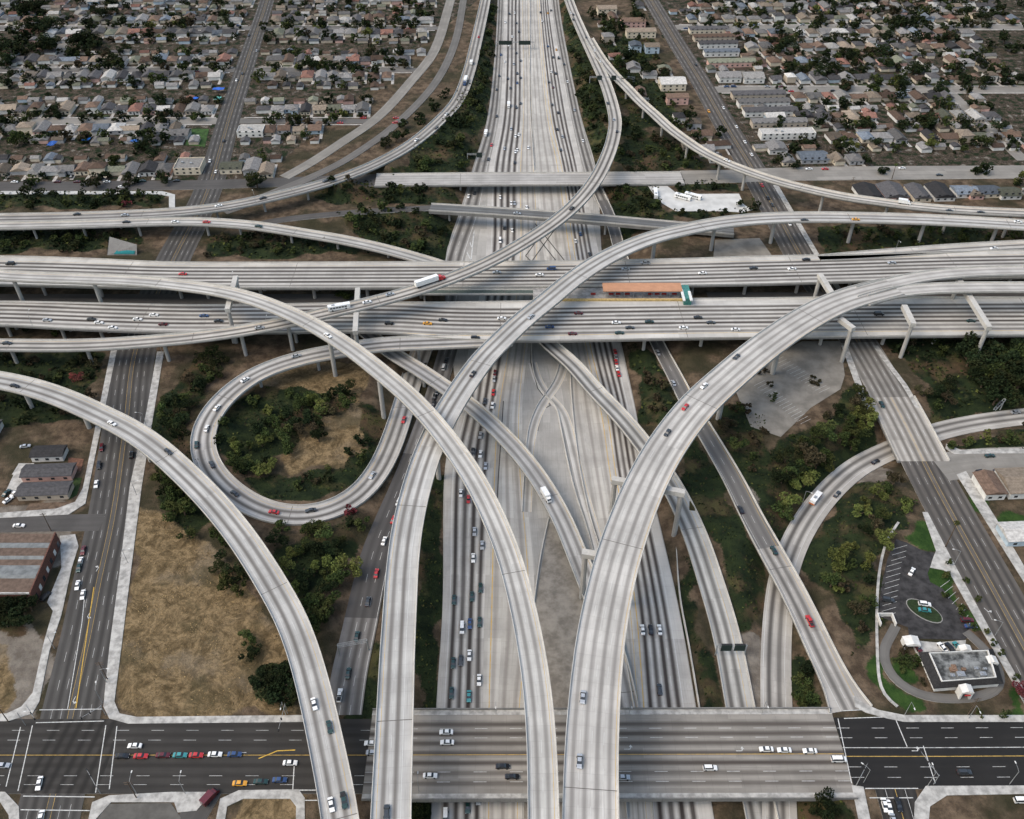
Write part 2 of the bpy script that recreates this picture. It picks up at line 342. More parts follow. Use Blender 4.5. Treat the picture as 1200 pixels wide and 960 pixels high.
# --- streets on the ground
TS_L=Road('TS_L','far cross street beyond the ramps at upper left',hedge([(-200,212,224),(0,213,224),(150,212,223),(240,211,222),(330,208,219),(440,204,219)],0),0)
TS_R=Road('TS_R','far cross street beyond the ramps at upper right',hedge([(800,200,216),(860,199,214),(905,197,212),(1000,195,211),(1200,194,209),(1400,193,208)],0.02),0)
LS=Road('LS','left boulevard',[(330,-60,0,14),(313,0,0,14.5),(302,34,0,15),(291,67,0,16),(270,133,0,17.5),(247,213,0,19),(228,256,0,20),(205,300,0,21),(180,355,0,21),(157,417,0,21.5),(147,500,0,21.5),(133,600,0,21),(116,680,0,20.5),(103,747,0,20.5),(85,827,0,20.5),(72,890,0,20.5),(55,960,0,20.5),(33,1060,0,20.5)],20,6)
RS=Road('RS','right boulevard',[(728,-60,0,14),(763,0,0,15.5),(793,50,0,16.5),(822,97,0,17.5),(851,148,0,18.5),(883,200,0,19.5),(912,252,0,20),(940,303,0,20),(972,350,0,20),(1006,400,0,20),(1052,480,0,20.5),(1096,567,0,21),(1158,680,0,21.5),(1210,775,0,21.5),(1250,850,0,21.5),(1310,960,0,21.5)],20,6)
IMP=Road('IMP','wide street across the foreground',[(-250,885,.02),(0,885,.02),(250,885,.02),(430,885,.02)],26.5,0)
IMPB=Road('IMPB','foreground bridge',[(430.5,883,.03),(600,882.5,.03),(800,882,.03),(988.5,881.5,.03)],28,0)
IMPR=Road('IMPR','dark street at lower right',[(989,881.5,.02),(1100,881.5,.02),(1200,881,.02),(1450,880,.02)],25.5,0)
ESL=Road('ESL','street below the cross freeways at left',[(x,351,0) for x in (-160,0,200,400,470)],11,0)
ESR=Road('ESR','street below the cross freeways at right',[(x,350,0) for x in (830,900,1100,1330)],13,0)
RA=Road('RA','frontage road at upper left',[(545,-60,.1),(528,0,.1),(510,57,.1),(480,97,.1),(443,137,.1),(400,167,.1),(365,190,.1),(333,208,.1)],9,6)
RB=Road('RB','second frontage road at upper left',[(552,-60,.3,7),(543,0,.3,7),(533,50,.3,7),(510,97,.3,7),(467,143,.3,7),(420,178,.3,7),(385,198,.2,7),(340,218,.1,8),(290,238,.1,9),(262,248,.1,9)],7,6)
SS1=Road('SS1','side street by the flat grey roofs',[(-120,615,0),(0,614,0),(60,613,0),(120,612,0)],9.5,2)
SS2=Road('SS2','wide side street at the right edge',[(1100,548,0),(1150,541,0),(1200,539,0),(1330,536,0)],17,2)
SS3=Road('SS3','side street at bottom right',[(1046,915,0),(1056,950,0),(1070,1000,0),(1084,1060,0)],13,2)
SS4=Road('SS4','side street under the foreground street',[(245,925,0),(232,948,0),(215,975,0),(190,1010,0)],9,4)
# residential grid: east-west streets (world y of each) and the skewed north-south direction
SK=-.088
def wy(py): return P(600,py,0)[1]
RES_L=[wy(142),wy(82),wy(33)]; RES_L+= [RES_L[-1]+96,RES_L[-1]+192,RES_L[-1]+288]
RES_R=[wy(105),wy(32)]; RES_R+=[RES_R[-1]+150,RES_R[-1]+300]
CUTFILL=[(bed,0),(F11,0),(FL,0),(F10,0),(F7R,-9),(F12,7.4),(F6,6),(RB,9),(RA,9),(BR3,9),(F5,5.0),(F8,5.5),(F9,-9)]
LEVEL=[TS_L,TS_R,LS,RS,IMP,IMPR,SS1,SS2,SS3,SS4]
# ================================================================ the ground
def polyw(pts,h=0): return np.array([P(x,y,h)[:2] for x,y in pts])
def inside(X,Y,poly):
    r=np.zeros(X.shape,bool); n=len(poly)
    for i in range(n):
        x0,y0=poly[i]; x1,y1=poly[(i+1)%n]
        if y0==y1: continue
        c=((y0>Y)!=(y1>Y))&(X<(x1-x0)*(Y-y0)/(y1-y0)+x0); r^=c
    return r
def ground_z(X,Y):
    X=np.asarray(X,float); Y=np.asarray(Y,float)
    z=np.full(X.shape,-.12)
    for r,fm in CUTFILL:                         # fills first
        if fm<=0: continue
        d,h=r.dist(X,Y)
        ok=(h>.05)&(h<fm)
        top=h-.35-np.maximum(0,d-1.5)*.5
        z=np.where(ok,np.maximum(z,top),z)
    for r,fm in CUTFILL:
        d,h=r.dist(X,Y)
        if fm==-9: h=np.minimum(h,99); ok=h<-.5
        else: ok=h<-.02
        c=h-.4+np.maximum(0,d-1.2)*.55
        z=np.where(ok,np.minimum(z,c),z)
        if fm>0: z=np.where((d<1)&(h>0)&(h<fm),np.minimum(z,h-.35),z)
    for r in LEVEL:
        d,h=r.dist(X,Y); z=np.where(d<2.5,np.minimum(z,-.12),z)
    return z
xs=np.r_[-3600,-2600,-1800,-1300,-1000,np.arange(-800,-340,12),np.arange(-340,360,2.8),np.arange(360,820,12),1000,1300,1800,2600,3600]
ys=np.r_[-400,-100,40,70,np.arange(84,640,2.8),np.arange(644,1100,9),1200,1400,1800,2500,3600,5200]
X,Y=np.meshgrid(xs,ys)
Z=ground_z(X,Y)
ZONES={ # name -> list of photo outlines
'ivy':[
 [(488,560),(524,555),(519,700),(512,845),(484,845),(486,700)],[(440,690),(447,690),(444,845),(415,845),(428,760)],
 [(262,478),(300,455),(345,462),(395,460),(415,478),(385,485),(350,500),(345,530),(310,545),(285,550),(262,540),(256,505)],[(430,470),(455,478),(462,500),(448,545),(405,585),(360,594),(325,590),(290,574),(268,550),(300,556),(345,562),(392,560),(420,530)],
 [(185,480),(215,440),(240,415),(262,425),(232,465),(222,520),(238,575),(280,625),(330,640),(400,620),(410,640),(385,700),(360,710),(320,640),(262,600),(240,640),(185,580),(178,520)],
 [(797,500),(835,560),(870,610),(896,655),(893,715),(878,735),(866,720),(848,680),(832,625),(812,590),(795,560)],
 [(792,640),(808,640),(846,845),(822,845),(806,740)],
 [(735,400),(766,405),(800,485),(812,520),(790,510),(760,495),(745,450)],
 [(960,610),(1000,565),(1043,555),(1065,590),(1035,650),(1022,740),(1012,780),(990,740),(955,690),(945,650)],
 [(900,540),(1010,455),(1028,500),(1005,535),(960,580),(925,630),(905,650),(895,600)],
 [(1040,400),(1210,395),(1210,478),(1100,490),(1075,450)],[(1105,522),(1210,500),(1210,528),(1118,530)],
 [(-60,227),(190,227),(190,245),(-60,248)],[(-60,268),(150,265),(165,292),(-60,302)],[(235,285),(330,272),(440,298),(300,306),(240,306)],
 [(370,214),(470,216),(530,220),(545,240),(420,243),(365,235)],[(395,256),(545,252),(525,306),(490,304),(430,285)],
 [(470,200),(520,150),(555,90),(572,0),(583,0),(572,120),(548,207),(440,208)],
 [(655,0),(664,0),(700,85),(712,130),(712,170),(700,200),(686,160),(676,100)],[(728,138),(800,182),(838,202),(730,204),(722,190)],
 [(960,270),(1210,262),(1210,290),(960,300)],[(700,218),(765,214),(785,262),(735,275),(712,250)],[(-60,412),(120,412),(104,502),(-60,498)],
 [(740,150),(700,60),(760,30),(800,150)],[(925,750),(955,760),(960,828),(928,828)],[(480,930),(510,930),(505,1000),(470,1000)],[(935,930),(1000,930),(1010,1000),(935,1000)],
 [(784,214),(864,216),(868,227),(793,228)],[(788,248),(872,250),(884,258),(790,256)],[(870,480),(900,500),(905,560),(890,600),(850,540),(840,480)],[(-60,700),(46,705),(38,742),(-60,738)],[(300,790),(345,780),(345,826),(300,826)]],
'dry':[[(165,585),(230,620),(262,660),(305,715),(335,770),(350,842),(132,842),(140,740),(155,650)],[(270,930),(345,930),(350,1000),(260,1000)],[(-60,770),(2,750),(14,800),(0,850),(-60,850)],[(346,508),(385,486),(412,478),(428,475),(428,505),(404,548),(340,558),(342,532)],[(285,452),(345,424),(400,420),(428,435),(430,475),(415,478),(395,460),(345,460),(300,456)]],
'lawn':[[(1062,610),(1082,612),(1100,640),(1088,650),(1058,636)],[(1030,765),(1062,812),(1100,830),(1200,832),(1185,790),(1165,762),(1150,740),(1175,750),(1200,775),(1210,838),(1050,836),(1028,800)],[(1048,760),(1070,785),(1100,805),(1085,812),(1055,790)],[(1088,672),(1110,668),(1122,682),(1152,738),(1140,745),(1128,722),(1105,690),(1090,682)],[(1137,575),(1150,572),(1168,602),(1152,602)],[(1168,612),(1210,606),(1230,640),(1188,642)],[(1050,700),(1098,705),(1098,730),(1060,730)]],
'pale':[[(855,560),(880,505),(905,555),(900,600),(885,600)],[(1000,515),(1050,545),(1040,560),(1000,545)],[(620,600),(690,680),(720,845),(610,845)],[(-60,590),(75,590),(75,635),(40,705),(60,760),(30,850),(-20,850)],[(870,725),(900,725),(905,845),(868,845)]]}
wob=lambda a,b: a+3*np.sin(b*.11+a*.05)+1.6*np.sin(b*.31+a*.2)
Xw,Yw=wob(X,Y),wob(Y,X)
W={}
for k,pl in ZONES.items():
    m=np.zeros(X.shape,bool)
    for poly in pl: m|=inside(Xw,Yw,polyw(poly,-2 if k=='ivy' else 0))
    W[k]=m.astype(float)
res=np.zeros(X.shape,bool)
res|=(Y>wy(212))&(X< P(300,212,0)[0]+ (Y-wy(212))*.35)
res|=(Y>wy(198))&(X>P(880,198,0)[0]- (Y-wy(198))*.1)
W['res']=((res|(Y>1000))&(W['ivy']<.5)).astype(float)
for k in W:
    a=W[k]
    if k!='res': a=a.copy(); a[1:-1,1:-1]=(a[1:-1,1:-1]*2+a[:-2,1:-1]+a[2:,1:-1]+a[1:-1,:-2]+a[1:-1,2:])/6; W[k]=a
gb=MB(); ny,nx=X.shape
gm=bpy.data.meshes.new('ground')
co=np.stack([X,Y,Z],-1).reshape(-1,3)
ii=np.arange(ny*nx).reshape(ny,nx)
fc=np.stack([ii[:-1,:-1],ii[:-1,1:],ii[1:,1:],ii[1:,:-1]],-1).reshape(-1,4)
gm.from_pydata(co.tolist(),[],fc.tolist())
for nm,(a,b_,c_) in {'cover':('ivy','dry','lawn'),'cover_b':('pale','res','res')}.items():
    at=gm.color_attributes.new(nm,'FLOAT_COLOR','POINT')
    arr=np.ones((ny*nx,4),np.float32); arr[:,0]=W[a].ravel(); arr[:,1]=W[b_].ravel(); arr[:,2]=W[c_].ravel()
    at.data.foreach_set('color',arr.ravel())
gm.polygons.foreach_set('use_smooth',[True]*len(gm.polygons))
b=NB('ground_soil',.95,.1); p=b.pos()
c1=b.n('ShaderNodeSeparateColor',{0:b.n('ShaderNodeVertexColor',layer_name='cover').outputs[0]})
c2=b.n('ShaderNodeSeparateColor',{0:b.n('ShaderNodeVertexColor',layer_name='cover_b').outputs[0]})
nA,nB_,nC=b.noise(p,.035,5,.6),b.noise(p,.16,5,.62),b.noise(p,.9,5,.7)
nD=b.noise(b.n('ShaderNodeVectorMath',{0:p,1:b.n('ShaderNodeVectorMath',{0:b.n('ShaderNodeTexNoise',{'Vector':p,'Scale':.06,'Detail':3}).outputs['Color'],3:22.0},operation='SCALE').outputs[0]},operation='ADD').outputs[0],.22,6,.75)
soil=b.mix(b.ss(nB_,.35,.68),(.05,.036,.024),(.135,.098,.066))
soil=b.mix(b.M('MULTIPLY',b.ss(nA,.42,.62),.8),soil,(.024,.025,.013))
soil=b.mix(b.M('MULTIPLY',b.ss(nC,.5,.75),.5),soil,(.028,.024,.014))
ivy=b.mix(b.ss(nB_,.3,.7),(.007,.012,.006),(.020,.029,.011)); ivy=b.mix(b.M('MULTIPLY',b.ss(nA,.5,.64),.75),ivy,(.085,.052,.032)); ivy=b.mix(b.M('MULTIPLY',b.ss(b.noise(p,.07,4,.6),.55,.65),.6),ivy,(.05,.055,.02))
dry=b.mix(b.ss(nD,.34,.66),(.07,.049,.024),(.23,.165,.09)); dry=b.mix(b.M('MULTIPLY',b.ss(nA,.5,.7),.55),dry,(.17,.145,.112)); dry=b.mix(b.M('MULTIPLY',b.ss(nC,.42,.75),.6),dry,(.045,.035,.018)); dry=b.mix(b.M('MULTIPLY',b.ss(b.noise(p,.055,4,.6),.52,.66),.6),dry,(.05,.043,.022))
lawn=b.mix(b.ss(nB_,.3,.7),(.014,.034,.008),(.034,.065,.016))
wv_=b.n('ShaderNodeTexWave',{'Vector':p,'Scale':.035,'Distortion':26.0,'Detail':3.0,'Detail Scale':.6},wave_type='RINGS').outputs[1]
dry=b.mix(b.M('MULTIPLY',b.ss(wv_,.7,.98),.16),dry,(.05,.038,.02)); pale=b.mix(b.ss(nB_,.3,.7),(.10,.085,.07),(.19,.168,.14)); pale=b.mix(b.M('MULTIPLY',b.ss(nD,.5,.7),.4),pale,(.12,.095,.07))
rs=b.mix(b.ss(nC,.35,.65),(.018,.015,.011),(.085,.066,.048)); rs=b.mix(b.ss(nB_,.50,.58),rs,(.012,.019,.008)); rs=b.mix(b.M('MULTIPLY',b.ss(nB_,.42,.36),.7),rs,(.19,.175,.15))
def wv(s,f=.5): return b.ss(b.M('ADD',s,b.M('MULTIPLY_ADD',nC,.7,-.35)),.35,.6)
c=b.mix(wv(c2.outputs[1]),soil,rs); c=b.mix(wv(c2.outputs[0]),c,pale); c=b.mix(wv(c1.outputs[1]),c,dry); c=b.mix(wv(c1.outputs[0]),c,ivy); c=b.mix(wv(c1.outputs[2]),c,lawn)
b.col(c); b.bump(nC,.7,.6); gm.materials.append(b.m)
ground=link('ground',gm,kind='structure')
def in_zone(k,x,y):
    x=np.atleast_1d(x);y=np.atleast_1d(y); m=np.zeros(x.shape,bool)
    for poly in ZONES[k]: m|=inside(x,y,polyw(poly,-2 if k=='ivy' else 0))
    return m
# ================================================================ ground level roads
def surf(r,name,mat,dz=0,thick=.3,skirt=None,kind='structure',parent=None):
    mb=MB(); sk=[M_walk] if skirt is None else [skirt]
    sweep(mb,r,[(-1,0,dz-thick),(-1,0,dz),(1,0,dz),(1,0,dz-thick)],mis=[1,0,1])
    return mb.build(name,[mat]+sk,parent,kind=kind)
C_FW=(.46,.44,.405)
M_bed=road_mat('freeway_bed_concrete',(.36,.345,.315),0,1,3.6,streak=.5)
def lanes_mat(name,base,r,n,stain,sh=1.2,**k):
    """lanes fitted to the mean width of the strip"""
    wm=float(np.mean(r.w)); return road_mat(name,base,stain,n,3.6,-wm/2+sh,**k)
# strips whose width varies: lateral coordinate scaled so that n lanes always fill it
def strip(r,name,mat,wn,dz=0.02,flip=False,parent=None,kind='structure'):
    mb=MB(); v=[];uv=[]
    for i in range(len(r.p)):
        for a in (-1,1):
            l=a*r.w[i]/2; v.append((r.p[i,0]+r.nrm[i,0]*l,r.p[i,1]+r.nrm[i,1]*l,r.p[i,2]+dz)); uv.append((a*wn/2,r.s[i]))
    mb.add(v,[(2*i,2*i+2,2*i+3,2*i+1) for i in range(len(r.p)-1)],0,uv)
    return mb.build(name,[mat],parent,kind=kind)
surf(bed,'freeway_bed',M_bed,thick=.25)
# travel runs away from row -60 to row 1100, so lateral + is the photo's left
strip(mainL,'freeway_lanes',road_mat('freeway_lanes_concrete',C_FW,1.0,4,3.5,-8.2,[(-4.7,.14,'w',12),(-1.2,.14,'w',12),(2.3,.14,'w',12),(5.8,.18,'w',0)],stainw=.46,scol=(.045,.038,.034)),17)
strip(mainR,'freeway_lanes',road_mat('freeway_lanes_concrete_east',C_FW,1.0,4,2.9,-4.9,[(-4.9,.18,'w',0),(-2.,.14,'w',12),(.9,.14,'w',12),(3.8,.14,'w',12),(7.3,.4,'y',0)],stainw=.46,scol=(.045,.037,.033)),17)
strip(innL,'carpool_lanes',road_mat('carpool_concrete',(.45,.43,.39),.45,3,3.6,-5.4,[(-4.9,.22,'y',0),(4.6,.3,'y',0)],stainw=.28,scol=(.12,.10,.09)),13)
strip(innR,'carpool_lanes',road_mat('carpool_concrete_east',(.45,.43,.39),.42,3,3.6,-5.4,[(-5.2,.3,'y',0)],stainw=.28,scol=(.12,.10,.09)),13)
for r,nm in ((colL,'side_lanes'),(colR,'side_lanes')):
    strip(r,nm,road_mat('side_lanes_'+r.key,(.30,.285,.26),.85,2,3.5,-3.5,[(-3.4,.18,'w',0),(0.0,.14,'w',12),(3.4,.18,'w',0)],stainw=.42),9,dz=.03)
ASPH=(.075,.07,.066)
def lines_of(half,n,c='w'):
    return []
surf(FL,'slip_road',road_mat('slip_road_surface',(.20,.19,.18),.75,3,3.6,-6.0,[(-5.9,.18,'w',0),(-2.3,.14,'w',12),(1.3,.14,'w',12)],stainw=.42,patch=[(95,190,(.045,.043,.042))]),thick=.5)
surf(F10,'sunken_ramp',road_mat('sunken_ramp_concrete',(.42,.40,.365),.8,2,3.7,-3.0,[(-3.2,.15,'w',0),(4.6,.15,'w',0)],stainw=.42),thick=.5)
M_strt=(.105,.098,.09)
LSm=road_mat('boulevard_asphalt',(.088,.083,.077),.75,6,3.3,-9.9,[(-6.6,.11,'w',12),(-3.3,.11,'w',12),(-.9,.11,'y',0),(.9,.11,'y',0),(3.3,.11,'w',12),(6.6,.11,'w',12)],slab=False,stainw=.44,scol=(.028,.026,.024),streak=.5)
surf(LS,'left_boulevard',LSm,0)
RSm=road_mat('boulevard_asphalt_east',(.115,.104,.092),.85,6,3.4,-10.2,[(-6.8,.11,'w',12),(-3.4,.11,'w',12),(-.9,.13,'y',0),(.9,.13,'y',0),(3.4,.11,'w',12),(6.8,.11,'w',12)],slab=False,stainw=.42,scol=(.04,.036,.033),streak=.45)
surf(RS,'right_boulevard',RSm,0)
IMm=road_mat('cross_street_asphalt',(.044,.041,.037),.7,7,3.6,-12.6,[(-9,.13,'w',12),(-5.4,.13,'w',12),(.0,.2,'y',0),(7.2,.13,'w',12),(10.2,.13,'w',12)],slab=False,stainw=.4,scol=(.02,.018,.016),streak=.4,cross=[(84,109,3.8)])
surf(IMP,'cross_street',IMm,0.01)
IMm2=road_mat('cross_street_asphalt_fresh',(.019,.018,.017),.4,7,3.6,-12.6,[(-8.8,.16,'w',12),(-5.2,.16,'w',12),(-1.6,.25,'w',0),(1.5,.25,'y',0),(5.2,.16,'w',12),(8.8,.16,'w',12)],slab=False,stainw=.4,scol=(.01,.01,.01),streak=.4)
surf(IMPR,'cross_street',IMm2,0.01)
M_res=road_mat('side_street_asphalt',(.15,.142,.13),.35,2,3.6,-3.6,[],slab=False,stainw=.4,scol=(.08,.075,.07))
M_resd=road_mat('side_street_dark_asphalt',(.085,.08,.075),.3,2,3.6,-3.6,[],slab=False,stainw=.4,scol=(.05,.048,.045))
M_resl=road_mat('side_street_pale_concrete',(.25,.235,.21),.25,3,3.6,-5.4,[],slab=True,scol=(.15,.14,.12))
surf(ESL,'covered_street',M_resd,.01); surf(ESR,'covered_street',M_resd,.01); surf(BR3,'narrow_road',M_resd,.01,.6); surf(TS_L,'far_cross_street',M_resd,0.005); surf(TS_R,'far_cross_street',M_resl,.005)
surf(SS1,'side_street',M_resd,.012); surf(SS2,'side_street',M_resl,.012); surf(SS3,'side_street',road_mat('side_street_black',(.03,.028,.026),.3,4,3.2,-6.4,[(-3.2,.14,'w',0),(0,.2,'y',0),(3.2,.14,'w',0)],slab=False),.012); surf(SS4,'side_street',M_resd,.012)
surf(RA,'frontage_road',road_mat('frontage_pale',(.24,.225,.20),.3,2,3.6,-3.6,[],scol=(.15,.14,.12)),.02); surf(RB,'frontage_road',M_res,.02)
# residential streets
def rect_road(name,x0,y0,x1,y1,w_,mat,z=0.0):
    a=np.array([x0,y0]);c_=np.array([x1,y1]); d=(c_-a)/np.linalg.norm(c_-a); n=np.array([d[1],-d[0]]); L=float(np.linalg.norm(c_-a))
    mb=MB(); v=[];uv=[]
    for s_,pt in ((0,a),(L,c_)):
        for q in (-1,1): v.append((*(pt+n*q*w_/2),z)); uv.append((q*w_/2,s_))
    v+=[(x,y,z-.3) for x,y,_ in v[:4]]; uv+=uv[:4]
    mb.add(v,[(0,2,3,1),(0,4,6,2),(1,3,7,5),(0,1,5,4),(2,6,7,3)],0,uv); return mb.build(name,[mat],kind='structure')
def LSx(y): return float(np.interp(y,LS.p[::-1,1],LS.p[::-1,0]))
def RSx(y): return float(np.interp(y,RS.p[::-1,1],RS.p[::-1,0]))
def RAx(y): return float(np.interp(y,RA.p[::-1,1],RA.p[::-1,0]))
for i,yy in enumerate(RES_L):
    m_=[M_resl,M_res,M_res,M_resl][i%4]
    rect_road('residential_street',-900,yy,LSx(yy)-7,yy,11,m_,-.02)
    rect_road('residential_street',LSx(yy)+7,yy,RAx(yy)-3 if yy<960 else -30,yy,9,M_res,-.02)
for i,yy in enumerate(RES_R):
    rect_road('residential_street',RSx(yy)+8,yy,900,yy,13,M_resl,-.02)
NSR=[(1192,193,985,0)]   # photo ends of slanting streets at the upper right
def ns(pa,pb,w_,mat,z=.03):
    a,c_=P(*pa,0),P(*pb,0); rect_road('residential_street',a[0],a[1],c_[0],c_[1],w_,mat,z)
ns((1200,188),(1108,104),10,M_resl,-.01); ns((1108,104),(960,-22),9,M_res,-.01)
ns((1098,98),(1000,12),10,M_resd,-.005); ns((60,80),(100,0),9,M_resl,-.01)
# ================================================================ viaducts
M_jt=simple('joint_rubber',(.12,.11,.10),.2,1)
def deck(r,label,cat,mat,spacing=36,pier=True,girder=True,name='flyover',group=None,skip=(),pierw=2.2,par=True,edge=.55,depth=1.9,avoid=True,colat=(0,),i0=0,i1=None,root=None,joint=95):
    root=root or empty(name,tuple(r.p[len(r.p)//2]),label=label,cat=cat,group=group)
    ox,oy,oz=root.location
    def put(mbx,nm,mats,parent=root):
        a=np.array(mbx.v)-np.array([ox,oy,oz]) if parent is root else np.array(mbx.v)
        mbx.v=[tuple(q) for q in a]; return mbx.build(nm,mats,parent)
    i1=len(r.p)-1 if i1 is None else i1
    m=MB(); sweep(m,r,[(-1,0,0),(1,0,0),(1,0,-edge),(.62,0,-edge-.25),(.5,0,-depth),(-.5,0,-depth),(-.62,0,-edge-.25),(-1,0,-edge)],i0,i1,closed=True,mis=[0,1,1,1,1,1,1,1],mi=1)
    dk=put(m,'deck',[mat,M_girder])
    if par:
        for s_ in (-1,1):
            m=MB(); a=s_
            sweep(m,r,[(a,0,-.06),(a,-s_*.42,0.0),(a,-s_*.22,.35),(a,-s_*.2,.86),(a,0.02*s_,.86)],i0,i1,closed=True)
            put(m,'parapet',[M_barrier])
    if joint:
        t=joint*.6
        while t<r.s[i1]-6:
            i=int(np.argmin(abs(r.s-t))); x,y,z=r.p[i]; n=r.nrm[i]*(r.w[i]/2-.4); d=r.t[i]*.13; m=MB()
            m.add([(x+n[0]-d[0],y+n[1]-d[1],z+.008),(x+n[0]+d[0],y+n[1]+d[1],z+.008),(x-n[0]+d[0],y-n[1]+d[1],z+.008),(x-n[0]-d[0],y-n[1]-d[1],z+.008)],[(0,1,2,3)]); t+=joint; put(m,'expansion_joint',[M_jt])
    if pier:
        L=r.s[i1]-r.s[i0]; n=max(1,int(L/spacing)); 
        for k in range(n):
            s0=r.s[i0]+(k+.5)*L/n
            best=None
            for off in (0,4,-4,8,-8,12,-12,16,-16):
                i=int(np.argmin(abs(r.s-(s0+off)))); 
                if i<i0 or i>i1: continue
                ok=True
                for lat in colat:
                    x=r.p[i,0]+r.nrm[i,0]*lat*r.w[i]/2; y=r.p[i,1]+r.nrm[i,1]*lat*r.w[i]/2
                    for q in OBST:
                        if q is r: continue
                        d,h=q.dist(np.array([x]),np.array([y]))
                        lim=1.6 if q not in (mainL,mainR,innL,innR) else .2
                        if d[0]<lim and h[0]<r.p[i,2]-3: ok=False;break
                    if not ok: break
                if ok: best=i;break
            if best is None: continue
            i=best; x,y,z=r.p[i]
            g=float(ground_z(np.array([x]),np.array([y]))[0])
            if z-g<4.2: continue
            for lat in colat:
                xx=x+r.nrm[i,0]*lat*r.w[i]/2; yy=y+r.nrm[i,1]*lat*r.w[i]/2
                m=MB(); cp=np.array([xx,yy,0])
                rx=pierw/2
                m.tube([(xx-ox,yy-oy,g-.6-oz),(xx-ox,yy-oy,g+1-oz),(xx-ox,yy-oy,z-depth-1.6-oz),(xx-ox,yy-oy,z-depth+.05-oz)],[rx,rx,rx,rx*1.35],10)
                m.build('column',[M_column],root)
    return root
OBST=[bed,FL,F11,F10,F6,F7,F7R,LS,RS,E1,E2,F1,IMPB,BR1,BR2,F12,F9,colL,colR,F2,F5,F4]
FLY=(.49,.475,.44)
def fm(k,lanes,stain,w_,base=FLY,lw=3.6,off=None,sw=.36,**kw):
    off=-lanes*lw/2 if off is None else off
    ln=[(off,.15,'y',0),(off+lanes*lw,.15,'w',0)]+[(off+i*lw,.12,'w',12) for i in range(1,lanes)]
    return road_mat(k,base,stain,lanes,lw,off,ln,stainw=sw,**kw)
deck(F1,'two-lane concrete flyover sweeping from the left edge over the boulevard to the bottom','flyover',fm('flyover_concrete_a',2,.78,11,base=(.45,.44,.415),scol=(.10,.09,.08)),group='concrete flyovers of the interchange')
deck(F2,'long concrete flyover rising from the bottom, crossing both cross freeways, bending to the right edge','flyover',fm('flyover_concrete_b',2,.78,12,base=(.47,.46,.435),off=-4.4,scol=(.10,.09,.08)),group='concrete flyovers of the interchange',spacing=42)
deck(F3,'narrowest topmost flyover arching from the left edge down to the bottom centre','flyover',fm('flyover_concrete_c',2,.6,9,base=(.50,.485,.45),lw=3.2,scol=(.11,.10,.09)),group='concrete flyovers of the interchange',spacing=44)
r4=deck(F4,'widest flyover, two carriageways side by side, from bottom centre to the right edge','flyover',fm('flyover_concrete_d',4,.62,17,base=(.51,.49,.455),lw=3.7,sw=.33,scol=(.12,.11,.10)),group='concrete flyovers of the interchange',spacing=48,pierw=2.6)
F4a.p[:,2]-=.03; F4b.p[:,2]-=.06
deck(F4a,None,None,fm('flyover_concrete_e',2,.42,9,base=(.51,.49,.455),scol=(.12,.11,.10)),root=r4,pier=False)
deck(F4b,None,None,fm('flyover_concrete_f',2,.42,9,base=(.51,.49,.455),scol=(.12,.11,.10)),root=r4,pier=False)
deck(E2,'lower of the two cross freeways, six lanes on a long viaduct','elevated freeway',road_mat('cross_freeway_lower',(.50,.48,.44),.95,7,3.7,-12.6,[(-12.9,.2,'w',0),(13.2,.3,'y',0)]+[(-12.6+3.7*i,.12,'w',12) for i in range(1,7)],stainw=.49,scol=(.05,.042,.037)),name='elevated_freeway',spacing=30,colat=(-.6,0,.6),pierw=1.9,edge=1.1)
deck(E1,'upper of the two cross freeways, running level behind the station','elevated freeway',road_mat('cross_freeway_upper',(.49,.47,.43),.95,6,3.7,-9.9,[(-10.2,.2,'y',0),(12.6,.2,'w',0)]+[(-9.9+3.7*i,.12,'w',12) for i in range(1,6)],stainw=.49,scol=(.05,.042,.037)),name='elevated_freeway',spacing=30,colat=(-.6,0,.6),pierw=1.9,edge=1.1)
deck(E1r,'short slip lane leaving the upper cross freeway at the right edge','ramp',fm('slip_lane_concrete',1,.8,9,lw=4),name='elevated_ramp',pier=False)
deck(F5,'flyover carrying the red lorry across both cross freeways and away to the top','flyover',fm('flyover_concrete_g',2,.85,9,base=(.45,.425,.385),lw=3.7),group='concrete flyovers of the interchange',spacing=38,pierw=2)
deck(F8,'slender flyover splitting off at the top and curving to the right edge','flyover',fm('flyover_concrete_h',2,.75,9,base=(.49,.465,.42),lw=3.6),group='concrete flyovers of the interchange',spacing=36,pierw=1.8)
deck(F6,'loop ramp coiling round the clump of trees','loop ramp',fm('loop_ramp_concrete',2,.8,11,base=(.42,.405,.38),lw=3.7,sw=.4),name='loop_ramp',spacing=28,pierw=1.6)
deck(F12,'ramp curving down from the top past the upper left houses','ramp',fm('ramp_concrete_a',2,.8,10,base=(.36,.345,.32),lw=3.8,sw=.42),name='elevated_ramp',spacing=30,pierw=1.6)
deck(F9,'ramp dipping under the cross freeways from the left edge','ramp',fm('ramp_concrete_b',2,.6,9,lw=3.6,base=(.47,.455,.42)),name='elevated_ramp',spacing=30,pierw=1.6)
deck(F7,'low ramp slanting across the freeway median under the long central flyover','ramp',fm('ramp_concrete_c',2,.62,9,lw=3.5,base=(.42,.41,.39)),name='connector_ramp',spacing=30,pierw=1.6)
deck(F7R,'low ramp slanting right under the widest flyover to the foreground bridge','ramp',fm('ramp_concrete_d',2,.8,9,lw=3.7,off=-2.6,base=(.44,.43,.40),sw=.42),name='connector_ramp',spacing=30,pierw=1.6)
